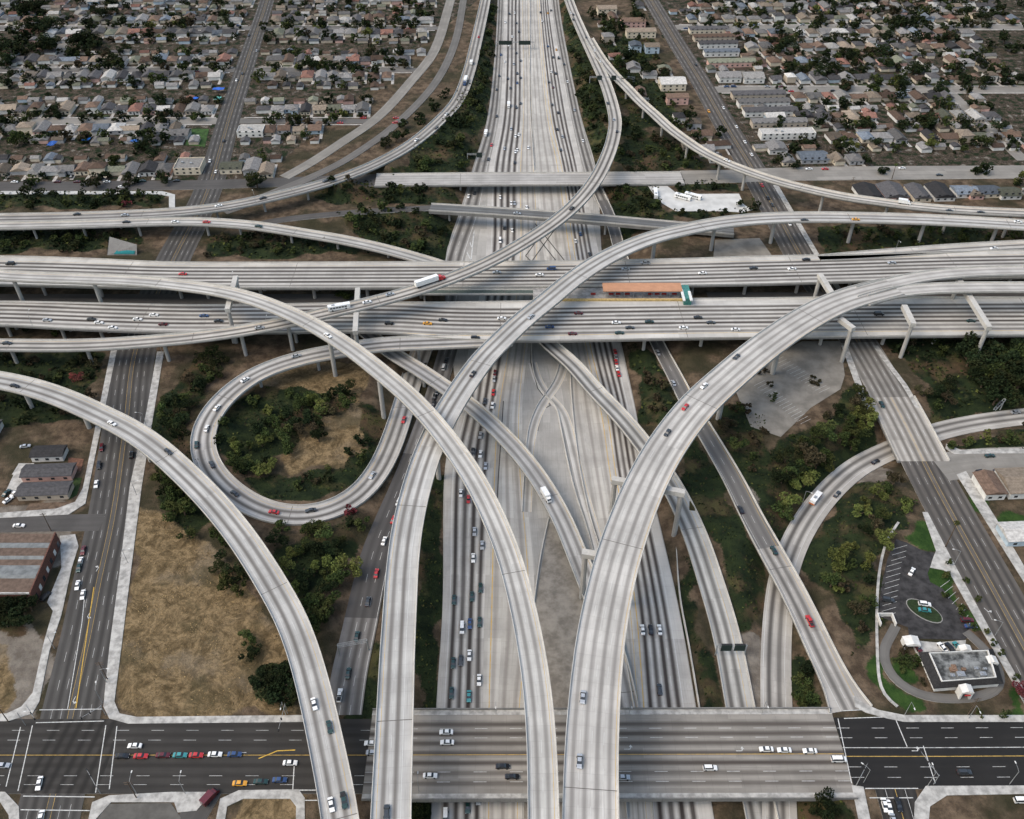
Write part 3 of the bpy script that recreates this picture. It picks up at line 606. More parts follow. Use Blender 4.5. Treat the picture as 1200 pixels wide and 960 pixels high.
deck(F11,'diagonal slip road meeting the foreground street beside the restaurant','slip road',road_mat('diagonal_ramp_surface',(.36,.34,.31),.7,2,3.4,-3.4,[(-3.6,.14,'y',0),(0,.12,'w',12),(3.6,.14,'w',0)],stainw=.42,patch=[(-1,330,(.10,.095,.09))]),name='slip_road_bridge',pier=False,girder=True,depth=1.0)
deck(BR1,'far overpass level with the first upper left street','bridge',road_mat('far_bridge_deck',(.40,.385,.36),.25,4,3.5,None,[],slab=True),name='overpass',spacing=22,colat=(-.5,.5),pierw=1.4,edge=1.0)
deck(BR2,'narrow bridge with blue-grey parapets, second beyond the cross freeways','bridge',road_mat('narrow_bridge_deck',(.15,.155,.155),.4,2,3.5),name='overpass',spacing=30,pierw=1.4,edge=2.0,depth=2.4)
# wide bridge across the foreground
rb=deck(IMPB,'wide six-lane bridge across the bottom of the picture','bridge',road_mat('foreground_bridge_deck',(.27,.25,.22),.9,7,3.5,-12.2,[(-8.9,.16,'w',12),(-5.5,.16,'w',12),(.6,.22,'y',0),(6.6,.16,'w',12),(10.0,.16,'w',12)],stainw=.42,scol=(.06,.05,.043)),name='street_bridge',spacing=28,colat=(-.7,0,.7),joint=0,pierw=1.5,par=False,edge=1.2)
for s_ in (-1,1):
    m=MB(); sweep(m,IMPB,[(s_,0,-.9),(s_,0,.16),(s_,s_*1.9,.16),(s_,s_*1.9,-.9)],closed=True); v=np.array(m.v)-np.array(rb.location); m.v=[tuple(q) for q in v]; m.build('walkway',[M_walk],rb)
    m=MB(); sweep(m,IMPB,[(s_,s_*1.9,-1.2),(s_,s_*1.9,1.0),(s_,s_*2.2,1.0),(s_,s_*2.2,-1.2)],closed=True); v=np.array(m.v)-np.array(rb.location); m.v=[tuple(q) for q in v]; m.build('parapet',[M_girder],rb)
# bridge length of the right boulevard over the sunken ramp
def sub(r,pa,pb,key,desc,dz=0,w_=None):
    i,j=sorted((r.nearest_px(*pa),r.nearest_px(*pb))); n=object.__new__(Road); n.key=key;n.desc=desc;n.lanes=2
    n.q=r.q[i:j+1].copy(); n.q[:,2]+=dz
    if w_: n.q[:,3]=w_
    n.p=n.q[:,:3]; n.w=n.q[:,3]; n.t=r.t[i:j+1]; n.nrm=r.nrm[i:j+1]; n.s=r.s[i:j+1]-r.s[i]; return n
RSB=sub(RS,(1043,465),(1082,540),'RSB','bridge of the right boulevard',.02,23.5)
deck(RSB,'pale bridge of the right boulevard above the sunken ramp','bridge',road_mat('boulevard_bridge_deck',(.40,.375,.335),.7,6,3.4,-10.2,[(-6.8,.16,'w',12),(-3.4,.16,'w',12),(-.3,.14,'y',0),(.3,.14,'y',0),(3.4,.16,'w',12),(6.8,.16,'w',12)],stainw=.42,scol=(.07,.06,.05)),name='boulevard_bridge',spacing=200,pier=False,edge=1.1)
RSC=sub(RS,(1004,402),(1044,468),'RSC','x',.012); surf(RSC,'boulevard_concrete',road_mat('boulevard_worn_concrete',(.25,.235,.21),.75,6,3.4,-10.2,[(-6.8,.12,'w',12),(-3.4,.12,'w',12),(3.4,.12,'w',12),(6.8,.12,'w',12)],stainw=.42,scol=(.06,.052,.045)),.0,.05)
# ---- straddle bents: beam ends given where they stand
def bent(pa,pb,h,label,bw=3.0,bd=2.4,legs=(1,1),lw_=2.2,cat='portal frame'):
    a,c_=P(*pa,h),P(*pb,h); mid=(a+c_)/2; d=c_-a; L=float(np.linalg.norm(d[:2])); ang=math.atan2(d[1],d[0])
    root=empty('straddle_frame',(mid[0],mid[1],0),ang,label=label,cat=cat,group='concrete portal frames under the flyovers')
    m=MB(); m.box(-L/2,L/2,-bw/2,bw/2,h-bd,h); m.build('beam',[M_barrier],root)
    for s_,on in ((-1,legs[0]),(1,legs[1])):
        if not on: continue
        q=(a if s_<0 else c_); dd=d[:2]/L; q=q[:2]-dd*s_*lw_*.6
        g=float(ground_z(np.array([q[0]]),np.array([q[1]]))[0]); x=s_*(L/2-lw_*.6)
        m=MB(); m.tube([(x,0,g-.6),(x,0,h-bd+.02)],[lw_/2,lw_/2],8); m.build('column',[M_column],root)
bent((276,323),(266,362),22.5,'portal frame crossing both cross freeways under the narrowest flyover',2.6)
bent((419,337),(416,388),20,'pale portal frame under the flyover behind the bus',2.6)
bent((961,320),(986,360),22.5,'portal frame standing between the cross freeways beside the widest flyover',2.8,legs=(1,0))
bent((1060,357),(1071,379),22.5,'short portal frame leaning out below the lower branch of the widest flyover',2.8,legs=(0,1))
bent((1124,326),(1160,383),22.3,'slanting portal frame under both branches at the right edge',2.8)
bent((682,646),(745,656),22.4,'pale portal frame over the low ramp near the bottom centre',2.8)
bent((717,560),(803,576),22.4,'portal frame straddling the low right ramp, behind the freeway median',2.6)
bent((985,372),(1001,384),22.5,'stub beam and column beside the cross freeway under the widest flyover',2.6,legs=(0,1))
# ---- low concrete barriers of the median
def barrier(pts,h,label,w_=.7,hh=.9,cat='barrier',name='median_barrier'):
    c=np.array([P(x,y,h) for x,y in pts]); q=catmull(np.c_[c,np.full(len(c),w_)],2.5,2)
    r=object.__new__(Road); r.p=q[:,:3]; r.w=q[:,3]; d=np.gradient(r.p[:,:2],axis=0); d/=np.linalg.norm(d,axis=1)[:,None]; r.t=d; r.nrm=np.stack([d[:,1],-d[:,0]],1); r.s=np.r_[0,np.cumsum(np.linalg.norm(np.diff(r.p[:,:2],axis=0),axis=1))]
    m=MB(); sweep(m,r,[(-1,0,-.1),(-.5,0,.35),(-.4,0,hh),(.4,0,hh),(.5,0,.35),(1,0,-.1)],closed=True)
    return m.build(name,[M_barrier],label=label,cat=cat)
barrier([(623,402),(624,430),(630,450),(640,465),(652,478),(657,500),(665,540),(675,580),(688,620),(696,650)],G,'curving barrier from the crossover point down the right of the median')
barrier([(656,425),(650,445),(640,461),(630,475),(620,500),(616,530),(614,560),(612,600)],G,'thin barrier curving down the left of the median crossover')
barrier([(668,430),(671,480),(678,540),(690,600),(702,640)],G,'barrier along the left side of the pale right hand lanes')
barrier([(643,608),(634,650),(628,690),(622,740),(616,800),(613,840)],G,'barrier along the dirt strip in the median')
barrier([(621,0),(621,60),(621,120),(626,200)],G,'long thin barrier in the middle of the far freeway')
barrier([(727,742),(736,790),(744,835)],G,'barrier beside the yellow line right of the widest flyover')
barrier([(792,640),(797,700),(808,760),(820,832)],G+.3,'barrier along the right shoulder of the sunken freeway')
for k_,pts in enumerate(([(624,425,G+.03),(632,450,G+.03),(646,468,G+.03),(659,480,G+.03),(667,505,G+.03),(675,540,G+.03),(686,585,G+.03),(700,630,G+.03),(706,660,G+.03)],[(662,425,G+.045),(655,447,G+.045),(642,465,G+.045),(630,485,G+.045),(622,515,G+.045),(619,560,G+.045),(617,600,G+.045)])):
    xr=Road('xr%d'%k_,'median crossover lane',pts,4.6,6); surf(xr,'crossover_lane',fm('crossover_concrete_%d'%k_,1,.55,5,base=(.52,.50,.46),lw=3.8),.0,.1)
M_paintw=simple('white_road_paint',WHITE,.2,1.5); M_painty=simple('yellow_road_paint',(.5,.32,.06),.2,1.5); M_paintd=simple('tar_joint',(.06,.055,.05),.2,1)
def stripe(m,pts,h,w_,mi=0,closed=False):
    c=[P(x,y,h) for x,y in pts]
    for a,c_ in zip(c[:-1],c[1:]):
        d=(c_-a)[:2]; L=np.linalg.norm(d); d/=L; n=np.array([d[1],-d[0]])*w_/2
        m.add([(a[0]+n[0],a[1]+n[1],h),(a[0]-n[0],a[1]-n[1],h),(c_[0]-n[0],c_[1]-n[1],h),(c_[0]+n[0],c_[1]+n[1],h)],[(0,1,2,3)],mi)
m=MB()  # crossing lines painted on the freeway median
for pts in ([(622,268),(655,310)],[(627,262),(662,306)],[(655,262),(622,308)],[(648,256),(616,300)],[(616,300),(632,316)]): stripe(m,pts,G+.035,.7,2)
for pts in ([(540,305),(545,292),(552,305)],[(543,290),(548,277),(553,290)],[(546,276),(550,264),(555,276)],[(540,306),(549,255)],[(552,306),(557,255)]): stripe(m,pts,G+.04,.6,0)
for pts in ([(623,400),(622,425),(630,455),(645,475),(640,478)],[(590,470),(584,560),(580,640)],[(640,475),(633,490),(630,505)]): stripe(m,pts,G+.036,.5,2)
m.build('freeway_markings',[M_paintw,M_painty,M_paintd],kind='structure')
# intersection lines and arrows
m=MB(); z=.06
for pts in ([(46,832),(119,831)],[(42,847),(122,845)],[(24,852),(7,922)],[(38,850),(21,927)],[(124,850),(112,929)],[(137,851),(128,925)],[(27,933),(111,934)],[(24,949),(105,950)],
            [(988,833),(1025,831)],[(989,842),(1045,840)],[(1050,844),(1063,875)],[(982,842),(998,918)],[(1014,924),(1076,924)],[(1019,935),(1070,935)],[(1082,874),(1096,918)],[(345,893),(343,926)],[(346,926),(370,926)],[(355,938),(372,938)]):
    stripe(m,pts,z,.3)
def arrow(px,py,ang,h=z,s_=1.0,turn=True):
    a=P(px,py,h); c,s=math.cos(ang),math.sin(ang)
    def T(q): return (a[0]+(q[0]*c-q[1]*s)*s_,a[1]+(q[0]*s+q[1]*c)*s_,h)
    m.add([T(q) for q in ((-1.6,-.12),(.5,-.12),(.5,.12),(-1.6,.12))],[(0,1,2,3)])
    if turn: m.add([T(q) for q in ((.5,-.12),(.9,.7),(.6,.85),(.25,.12))],[(0,1,2,3)]); m.add([T(q) for q in ((1.35,.6),(.7,1.6),(.1,.85))],[(0,1,2)])
    else: m.add([T(q) for q in ((.5,-.5),(1.6,0),(.5,.5))],[(0,1,2)])
for (px,py,an,t) in ((103,722,-1.7,True),(86,821,-1.7,True),(283,882,3.14,True),(1074,880,0,True),(737,878,0,True),(868,880,0,True),(115,666,1.4,True),(1157,716,-1.1,True)):
    arrow(px,py,an,turn=t)
stripe(m,[(100,690),(96,730),(79,832)],z,.25); 
stripe(m,[(110,688),(108,702),(103,735),(89,830)],z,.3,1)
stripe(m,[(303,889),(325,880),(346,879)],z,.35,1)
m.build('street_markings',[M_paintw,M_painty],kind='structure')
# ---- raised pavements
def slab(name,pts,z0,z1,mat,label=None,cat=None,kind='structure',parent=None):
    m=MB(); m.prism([tuple(p) for p in polyw(pts,z1)],z0,z1); return m.build(name,[mat],parent,kind=kind,label=label,cat=cat)
slab('sidewalk',[(130,410),(137,410),(100,590),(80,603),(0,607),(-80,608),(-80,602),(0,601),(66,596),(88,588),(97,572)],-.3,.14,M_walk)
slab('sidewalk',[(184,412),(192,412),(166,570),(152,680),(142,760),(134,822),(140,836),(160,840),(355,838),(362,846),(150,848),(128,842),(121,828),(128,760),(140,670),(152,570),(172,480)],-.3,.14,M_walk)
slab('sidewalk',[(70,628),(88,626),(92,640),(84,665),(72,720),(58,762),(46,822),(38,836),(10,845),(-80,847),(-80,839),(8,836),(25,828),(38,812),(52,750),(62,716),(55,706),(72,665)],-.3,.14,M_walk)
slab('sidewalk',[(108,940),(128,932),(200,928),(250,928),(230,950),(208,952),(204,940),(130,940),(112,960),(108,985),(98,985)],-.3,.14,M_walk)
slab('sidewalk',[(258,936),(280,926),(350,925),(357,935),(357,1000),(346,1000),(347,945),(340,936),(285,936),(266,945),(258,1000),(245,1000)],-.3,.14,M_walk)
slab('sidewalk',[(-80,926),(6,928),(22,945),(24,1000),(14,1000),(10,955),(0,940),(-80,938)],-.3,.14,M_walk)
slab('asphalt_yard',[(112,962),(128,942),(200,941),(212,958),(204,990),(105,1000)],-.3,.05,simple('yard_asphalt',(.10,.095,.085),.2,.2))
slab('sidewalk',[(1000,815),(1012,824),(1030,832),(1060,838),(1210,838),(1330,838),(1330,846),(1060,846),(1040,842),(1015,835),(1002,828)],-.3,.14,M_walk)
slab('sidewalk',[(1081,600),(1087,600),(1120,664),(1160,737),(1196,800),(1222,850),(1214,850),(1187,800),(1152,741),(1115,675),(1097,645)],-.3,.14,M_walk)
slab('sidewalk',[(1121,556),(1132,552),(1150,580),(1172,615),(1210,680),(1250,745),(1238,745),(1202,685),(1160,618),(1136,580)],-.3,.14,M_walk)
slab('sidewalk',[(1072,940),(1085,921),(1330,920),(1330,928),(1110,932),(1090,945),(1085,1000),(1070,1000)],-.3,.14,M_walk)
slab('sidewalk',[(998,920),(1012,922),(1020,960),(1030,1010),(1018,1010),(1006,960)],-.3,.14,M_walk)
slab('sidewalk',[(1109,520),(1108,525),(1118,532),(1210,531),(1330,529),(1330,524),(1212,525),(1125,527),(1114,522)],-.3,.14,M_walk)
slab('sidewalk',[(1029,405),(1040,421),(1063,451),(1079,478),(1073,478),(1057,451),(1034,421),(1023,405)],-.3,.14,M_walk)
slab('sidewalk',[(912,217),(960,298),(990,345),(984,345),(954,298),(906,217)],-.3,.14,M_walk)
slab('sidewalk',[(986,405),(993,405),(1022,482),(1014,482)],-.3,.14,M_walk)
slab('median_dirt',[(643,614),(630,690),(620,760),(616,845),(614,960),(716,960),(716,845),(704,760),(692,690),(668,640),(650,612)],G-.3,G+.004,simple('median_soil',(.22,.20,.17),.3,.25,c2=(.14,.125,.105)))
slab('sidewalk',[(-200,224),(190,224),(205,228),(205,243),(198,243),(198,230),(186,227.5),(-200,227.5)],-.3,.2,simple('pale_kerb',(.42,.42,.40),.1,.3))
# ---- parking areas
M_lot=simple('parking_asphalt_grey',(.20,.185,.16),.2,.12); M_lotd=simple('parking_asphalt_dark',(.042,.040,.040),.35,.3); M_lotw=simple('bus_yard_concrete',(.48,.48,.46),.12,.12)
slab('parking_lot',[(862,458),(905,418),(940,400),(985,400),(990,440),(985,456),(950,478),(915,512),(880,500)],-.3,.0,M_lot)
slab('bus_yard',[(758,216),(778,215),(786,221),(794,227.5),(866,227),(872,240),(882,246),(870,249),(845,247.5),(792,247.5),(772,236)],-.3,.0,M_lotw)
slab('parking_lot',[(838,281),(890,279),(905,300),(905,310),(835,310)],-.3,.0,M_lot)
slab('restaurant_parking',[(1050,632),(1063,636),(1080,645),(1096,648),(1092,660),(1087,672),(1090,682),(1105,690),(1122,712),(1135,735),(1140,745),(1128,750),(1066,748),(1064,735),(1045,728),(1030,722),(1032,690),(1040,655)],-.3,.0,M_lotd)
slab('restaurant_apron',[(1097,645),(1108,655),(1116,675),(1106,668),(1090,665),(1093,655)],-.3,.13,M_walk)
# ================================================================ buildings
def gz(x,y): return float(ground_z(np.array([x]),np.array([y]))[0])
def rmat(name,c,v=.3):
    b=NB(name,.9,.15); p=b.obj(); r=b.rnd()
    n=b.noise(b.n('ShaderNodeVectorMath',{0:p,1:b.vec(b.M('MULTIPLY',r,50),r)},operation='ADD').outputs[0],.7,4,.65)
    cc=b.mix(b.ss(n,.3,.7),tuple(x*(1-v) for x in c),tuple(x*(1+v*.5) for x in c))
    sp=b.n('ShaderNodeSeparateXYZ',{0:p}); cr=b.M('LESS_THAN',b.M('FRACT',b.M('MULTIPLY',sp.outputs[2],2.6)),.22)
    cc=b.mix(b.M('MULTIPLY',cr,.25),cc,tuple(x*.5 for x in c))
    cc=b.mix(b.M('MULTIPLY',b.M('SUBTRACT',r,.5),.0),cc,cc)
    b.col(b.n('ShaderNodeHueSaturation',{'Value':b.M('MULTIPLY_ADD',r,1.0,.45),'Color':cc}).outputs[0]); return b.m
ROOFC={'grey':(.17,.165,.16),'charcoal':(.065,.063,.065),'brown':(.115,.078,.058),'tan':(.19,.155,.12),'rust-red':(.17,.09,.07),'slate-blue':(.12,.14,.165),'pale':(.36,.35,.33),'olive':(.13,.135,.10)}
WALLC={'white':(.58,.57,.54),'cream':(.56,.49,.38),'pink':(.52,.33,.28),'beige':(.40,.34,.27),'pale blue':(.36,.44,.50),'grey':(.33,.33,.33)}
ROOFM={k:rmat('roof_'+k.replace('-','_'),v) for k,v in ROOFC.items()}; WALLM={k:simple('wall_'+k.replace(' ','_'),v,.1,.4) for k,v in WALLC.items()}
M_glass=simple('window_glass',(.03,.035,.04),.2,1,.15,.6); M_frame=simple('window_frame',(.6,.6,.58),.1,1)
M_flat=simple('flat_roof_gravel',(.30,.29,.275),.25,.3); M_metal=simple('galvanised_metal',(.36,.37,.38),.2,2,.45,.5,.5); M_brick=simple('red_brick',(.13,.06,.045),.25,2.2)
M_dark=simple('dark_metal',(.03,.03,.032),.2,2)
def house_wall(w_,d,h,shape,gable):
    m=MB()
    for (x0,x1,y0,y1,ax) in shape: m.box(x0,x1,y0,y1,0,h)
    return m.mesh('wall',[WALLM['white']])
def roof_mesh(shape,h,pitch=.42,ov=.45):
    """shape: list of (x0,x1,y0,y1,axis,hip)"""
    m=MB()
    for n_,(x0,x1,y0,y1,ax,hip) in enumerate(shape):
        x0-=ov;x1+=ov;y0-=ov;y1+=ov; z=h+.02+.015*n_
        W_=(y1-y0) if ax=='x' else (x1-x0); rz=z+W_/2*pitch; q=W_/2*.9 if hip else 0
        if ax=='x': a,b_=(x0+q,(y0+y1)/2,rz),(x1-q,(y0+y1)/2,rz)
        else: a,b_=((x0+x1)/2,y0+q,rz),((x0+x1)/2,y1-q,rz)
        c=[(x0,y0,z),(x1,y0,z),(x1,y1,z),(x0,y1,z)]; e=[(p[0],p[1],p[2]-.18) for p in c]
        v=c+[a,b_]+e
        if ax=='x': f=[(0,1,5,4),(2,3,4,5),(1,2,5),(3,0,4)]
        else: f=[(1,2,5,4),(3,0,4,5),(0,1,4),(2,3,5)]
        f+=[(0,6,7,1),(1,7,8,2),(2,8,9,3),(3,9,6,0),(9,8,7,6)]
        m.add(v,f)
    return m.mesh('roof',[ROOFM['grey']])
HV=[]
def mk_variant(parts,h,pitch):
    W_=MB()
    for (x0,x1,y0,y1,ax,hip) in parts:
        W_.box(x0,x1,y0,y1,0,h)
        if not hip:   # gable triangles
            if ax=='x':
                hw=(y1-y0)/2
                for x in (x0,x1): W_.add([(x,y0,h),(x,y1,h),(x,(y0+y1)/2,h+hw*pitch)],[(0,1,2)])
            else:
                hw=(x1-x0)/2
                for y in (y0,y1): W_.add([(x0,y,h),(x1,y,h),((x0+x1)/2,y,h+hw*pitch)],[(0,1,2)])
    wm=W_.mesh('wall',[WALLM['white']]); rm=roof_mesh(parts,h,pitch)
    y0=min(p[2] for p in parts); x0=parts[0][0]; x1=parts[0][1]
    wins=[]
    for cx in (x0+1.7,x1-1.7):
        for yy in (parts[0][2]-.04,parts[0][3]+.04):
            m=MB(); m.box(cx-.75,cx+.75,yy-.03,yy+.03,1.0,2.2); wins.append(m.mesh('window',[M_glass]))
    m=MB(); m.box(-.5,.5,parts[0][2]-.07,parts[0][2]-.01,0,2.1); dm=m.mesh('door',[M_dark])
    HV.append((wm,rm,wins,dm))
for (a,c_) in ((9,13),(8.4,15),(9.4,12)):
    mk_variant([(-a/2,a/2,-c_/2,c_/2,'y',False)],2.9,.45)
    mk_variant([(-a/2,a/2,-c_/2,c_/2,'y',True)],2.9,.42)
mk_variant([(-4.8,4.8,-4.5,4.5,'x',False),(-4.8,-.5,-7.5,-4.4,'y',False)],2.9,.45)
mk_variant([(-4.9,4.9,-4.2,5,'x',True),(0.2,4.9,-7.2,-4.1,'y',True)],2.9,.42)
mk_variant([(-4.8,4.8,-5,3.5,'x',False),(-1,4.8,3.4,8,'y',False)],2.9,.45)
mk_variant([(-4.6,4.6,-4.6,4.6,'x',True)],5.2,.4)
GM=[]
for (a,c_) in ((6,7.5),(7,9)):
    W_=MB(); W_.box(-a/2,a/2,-c_/2,c_/2,0,2.4); W_.add([(-a/2,-c_/2,2.4),(a/2,-c_/2,2.4),(0,-c_/2,2.4+a*.2)],[(0,1,2)]); W_.add([(-a/2,c_/2,2.4),(a/2,c_/2,2.4),(0,c_/2,2.4+a*.2)],[(0,1,2)])
    GM.append((W_.mesh('wall',[WALLM['white']]),roof_mesh([(-a/2,a/2,-c_/2,c_/2,'y',False)],2.4,.4,.25)))
def omat(o,m): o.material_slots[0].link='OBJECT'; o.material_slots[0].material=m
SITES=[]   # (x,y,rot,variant,roof,wall,rowdesc,kind)
rc=list(ROOFC); rwt=[5,4,4,2.6,1.0,1.1,1.6,1.0]; wc=list(WALLC); wwt=[5,3,1.3,3,.8,1.5]
def clear(x,y,r=7):
    for q in (TS_L,TS_R,LS,RS,RA,RB,F12,F5,F8,bed,colR,BR1):
        d,h=q.dist(np.array([x]),np.array([y]))
        if d[0]<r: return False
    return True
APTS=[]  # footprints kept free
rowno={}
def row(yc,xa,xb,face,desc,lot=11.2,prob=.97,garage=None):
    x=xa+lot*.6
    while x<xb-lot*.2:
        xx=x+random.uniform(-.6,.6); yy=yc+random.uniform(-1.2,1.2)
        px,py=proj(xx,yy,2)
        if random.random()<prob and clear(xx,yy) and not any(inside(np.array([xx]),np.array([yy]),a)[0] for a in APTS):
            SITES.append((xx,yy,(0 if face<0 else math.pi)+SK*-1+random.uniform(-.02,.02)+(math.pi/2 if random.random()<.2 else 0),random.choices(range(len(HV)),[3,3,3,3,2,2,3,3,3,1.2])[0],random.choices(rc,rwt)[0],random.choices(wc,wwt)[0],desc,'house'))
        if garage and random.random()<.88 and clear(xx,garage):
            gx=xx+random.choice((-2.8,2.8)); gy=garage+random.uniform(-2,2)
            if not any(inside(np.array([gx]),np.array([gy]),a)[0] for a in APTS):
                SITES.append((gx,gy,SK*-1+random.choice((0,math.pi/2)),random.randrange(2),random.choices(rc,rwt)[0],random.choices(wc,wwt)[0],desc,'garage'))
        x+=lot
ordn=['first','second','third','fourth','fifth','sixth','seventh','eighth','ninth','tenth','eleventh','twelfth','thirteenth','fourteenth','fifteenth','sixteenth','seventeenth','eighteenth','nineteenth','twentieth']
def nth(i):
    if i<20: return ordn[i]
    t={2:'twenty',3:'thirty',4:'forty',5:'fifty',6:'sixty',7:'seventy',8:'eighty',9:'ninety'}[(i+1)//10]
    r=(i+1)%10; return (t+'-'+ordn[r-1]) if r else t[:-1]+'ieth'
# ---- explicit larger buildings -------------------------------------------------
def skewbox(pts,z0,z1): return pts
def apartment(x0,x1,yb,depth,h,roofc,wallc,label,skx=-.6,gable=True,floors=2,flat=False,name='apartment_block'):
    """front edge from pixel x0 to x1 on row yb (ground), running back by depth metres"""
    a,c_=P(x0,yb,0),P(x1,yb,0); W_=c_[0]-a[0]; cx=(a[0]+c_[0])/2; cy=a[1]+depth/2
    APTS.append(np.array([(cx-W_/2-3,cy-depth/2-3),(cx+W_/2+3,cy-depth/2-3),(cx+W_/2+3,cy+depth/2+3),(cx-W_/2-3,cy+depth/2+3)]))
    z=gz(cx,cy)
    root=empty(name,(cx,cy,z),-SK*.6,label=label,cat='apartment block' if name=='apartment_block' else 'building')
    m=MB(); m.box(-W_/2,W_/2,-depth/2,depth/2,0,h)
    ax='x' if W_>depth else 'y'
    if not flat:
        for s_ in (-1,1):
            if ax=='x': m.add([(s_*W_/2,-depth/2,h),(s_*W_/2,depth/2,h),(s_*W_/2,0,h+depth/2*.3)],[(0,1,2)])
            else: m.add([(-W_/2,s_*depth/2,h),(W_/2,s_*depth/2,h),(0,s_*depth/2,h+W_/2*.3)],[(0,1,2)])
    m.build('wall',[WALLM[wallc]],root)
    if flat:
        m=MB(); m.box(-W_/2+.3,W_/2-.3,-depth/2+.3,depth/2-.3,h-.1,h+.03); m.build('roof',[ROOFM[roofc]],root)
        m=MB()
        for (q0,q1,r0,r1) in ((-W_/2,W_/2,-depth/2,-depth/2+.3),(-W_/2,W_/2,depth/2-.3,depth/2),(-W_/2,-W_/2+.3,-depth/2+.3,depth/2-.3),(W_/2-.3,W_/2,-depth/2+.3,depth/2-.3)): m.box(q0,q1,r0,r1,h+.002,h+.6)
        m.build('parapet',[WALLM[wallc]],root)
        for k in range(2):
            m=MB(); u=random.uniform(-W_*.3,W_*.3); m.box(u-.8,u+.8,-.7+k*2-1,.7+k*2-1,h+.03,h+1.1); m.build('roof_unit',[M_metal],root)
    else: 
        rm=roof_mesh([(-W_/2,W_/2,-depth/2,depth/2,ax,False)],h,.3,.5); link('roof',rm,root).data.materials[0]=ROOFM[roofc]
    nwin=max(2,int(W_/4.5))
    for fl in range(floors):
        for k in range(nwin):
            u=-W_/2+(k+.5)*W_/nwin; m=MB(); m.box(u-.8,u+.8,-depth/2-.05,-depth/2+.02,1.0+fl*2.8,2.2+fl*2.8); m.build('window',[M_glass],root)
    return root
apartment(808,853,40,9,4.4,'charcoal','cream','long dark-roofed block, topmost beside the right boulevard')
apartment(813,861,49,9,4.4,'brown','beige','long brown-roofed block, second from the top beside the right boulevard')
apartment(819,864,57,9,4.4,'charcoal','white','long charcoal block, third from the top beside the right boulevard')
apartment(825,866,66.5,8,4.4,'slate-blue','white','long bluish block, fourth from the top beside the right boulevard')
apartment(830,885,79,10,4.4,'olive','pink','pink-walled block with a green-grey roof beside the right boulevard')
apartment(842,868,97,14,4.4,'grey','white','white block with grey roof, left wing of the courtyard flats')
apartment(871,895,98,15,4.4,'pale','white','pale-roofed block, right wing of the courtyard flats')
apartment(858,920,117,9,4.4,'charcoal','beige','dark block just below the first right hand cross street')
apartment(865,925,126.5,9,4.4,'grey','white','grey-roofed flats with white end walls, second below the cross street')
apartment(872,934,137,9,4.4,'charcoal','white','charcoal-roofed flats, third below the cross street')
apartment(881,945,150,9,4.4,'grey','beige','mid grey flats, fourth below the cross street')
apartment(891,955,164,10,4.6,'pale','white','pale flat-topped flats with a white front, lowest of the long blocks',flat=True)
apartment(901,922,181,13,3.4,'grey','white','low grey building behind the roundest street tree by the boulevard')
apartment(938,970,192,14,3.2,'slate-blue','grey','bluish-roofed house on the corner behind the far right street')
apartment(696+4,722,18,12,6,'tan','cream','cream block with tan roof at the top, right of the slender flyover')
apartment(728,756,33,12,6,'brown','pink','pink block with brown roof above the big tree, upper right')
apartment(734,768,45,11,6,'tan','cream','long cream block beneath the pink one, upper right')
apartment(738,751,62,11,6,'slate-blue','pale blue','pale blue house with steep roof, upper right of centre')
apartment(756,772,63,11,6,'tan','pale blue','tan-roofed house with bluish front beside the pale blue one')
apartment(774,803,107,16,6,'pale','cream','cream villa with pale roof near the split of the flyovers')
apartment(781,806,123,9,6,'brown','pink','pink house in front of the cream villa',name='terrace')
apartment(204,235,205,17,4.6,'pale','cream','flat-roofed cream corner building beside the left boulevard',flat=True,name='corner_building')
apartment(192,220,164,12,3.4,'grey','grey','long grey house left of the square green lawn')
apartment(258,283,204,11,4,'olive','cream','low green-roofed shop on the corner of the left boulevard',name='shop')
apartment(285,302,206,18,4,'grey','grey','tall-backed grey shed next to the green-roofed shop',name='shop')
apartment(278,308,161,12,4,'pale','white','white flat-roofed hall right of the left boulevard',flat=True,name='hall')
for k,(x0,x1,rc_) in enumerate(((1008,1034,'charcoal'),(1036,1064,'charcoal'),(1070,1090,'charcoal'),(1094,1118,'charcoal'),(1120,1146,'slate-blue'),(1136,1152,'tan'),(1148,1172,'slate-blue'),(1172,1196,'olive'))):
    apartment(x0,x1,(237 if k<4 else 232+(k%2)*3)-(k%2)*1.0,19 if k<4 else 12,3.0,rc_,['white','pink','cream','white'][k%4],['dark bungalow at the left end of the row under the far right street','wide dark bungalow with a lawn behind, second in that row','third dark bungalow of the row under the far right street','fourth dark bungalow of the row under the far right street','bluish-roofed bungalow right of the four dark ones','tan-roofed bungalow with white gables behind the round tree','large bluish bungalow with white gables right of the round tree','olive-roofed bungalow at the right end of the row'][k],name='bungalow')
# flats with black roofs at left
for k,(x0,x1,yb,dp) in enumerate(((38,74,541,7),(27,84,564,7.5),(22,80,586,7.5))):
    apartment(x0,x1,yb,dp,3.4,'charcoal',['white','pink','beige'][k],['shortest of three charcoal-roofed houses left of the boulevard','middle long charcoal-roofed house with pink walls left of the boulevard','lowest long charcoal-roofed house, facing the side street'][k],name='terrace',floors=1)
apartment(1152,1176,586,13,4,'brown','white','small white house with a brown roof at the wide side street',name='cottage',floors=1)
apartment(1180,1240,584,15,3.8,'tan','white','long white house with tan roof at the right edge',name='cottage',floors=1)
apartment(1178,1215,640,10,3.6,'pale','pale blue','pale house with turquoise trim by the right boulevard',name='cottage',floors=1)
apartment(-70,-8,520,12,3.6,'grey','white','grey house at the left edge beyond the three charcoal roofs',name='terrace',floors=1)
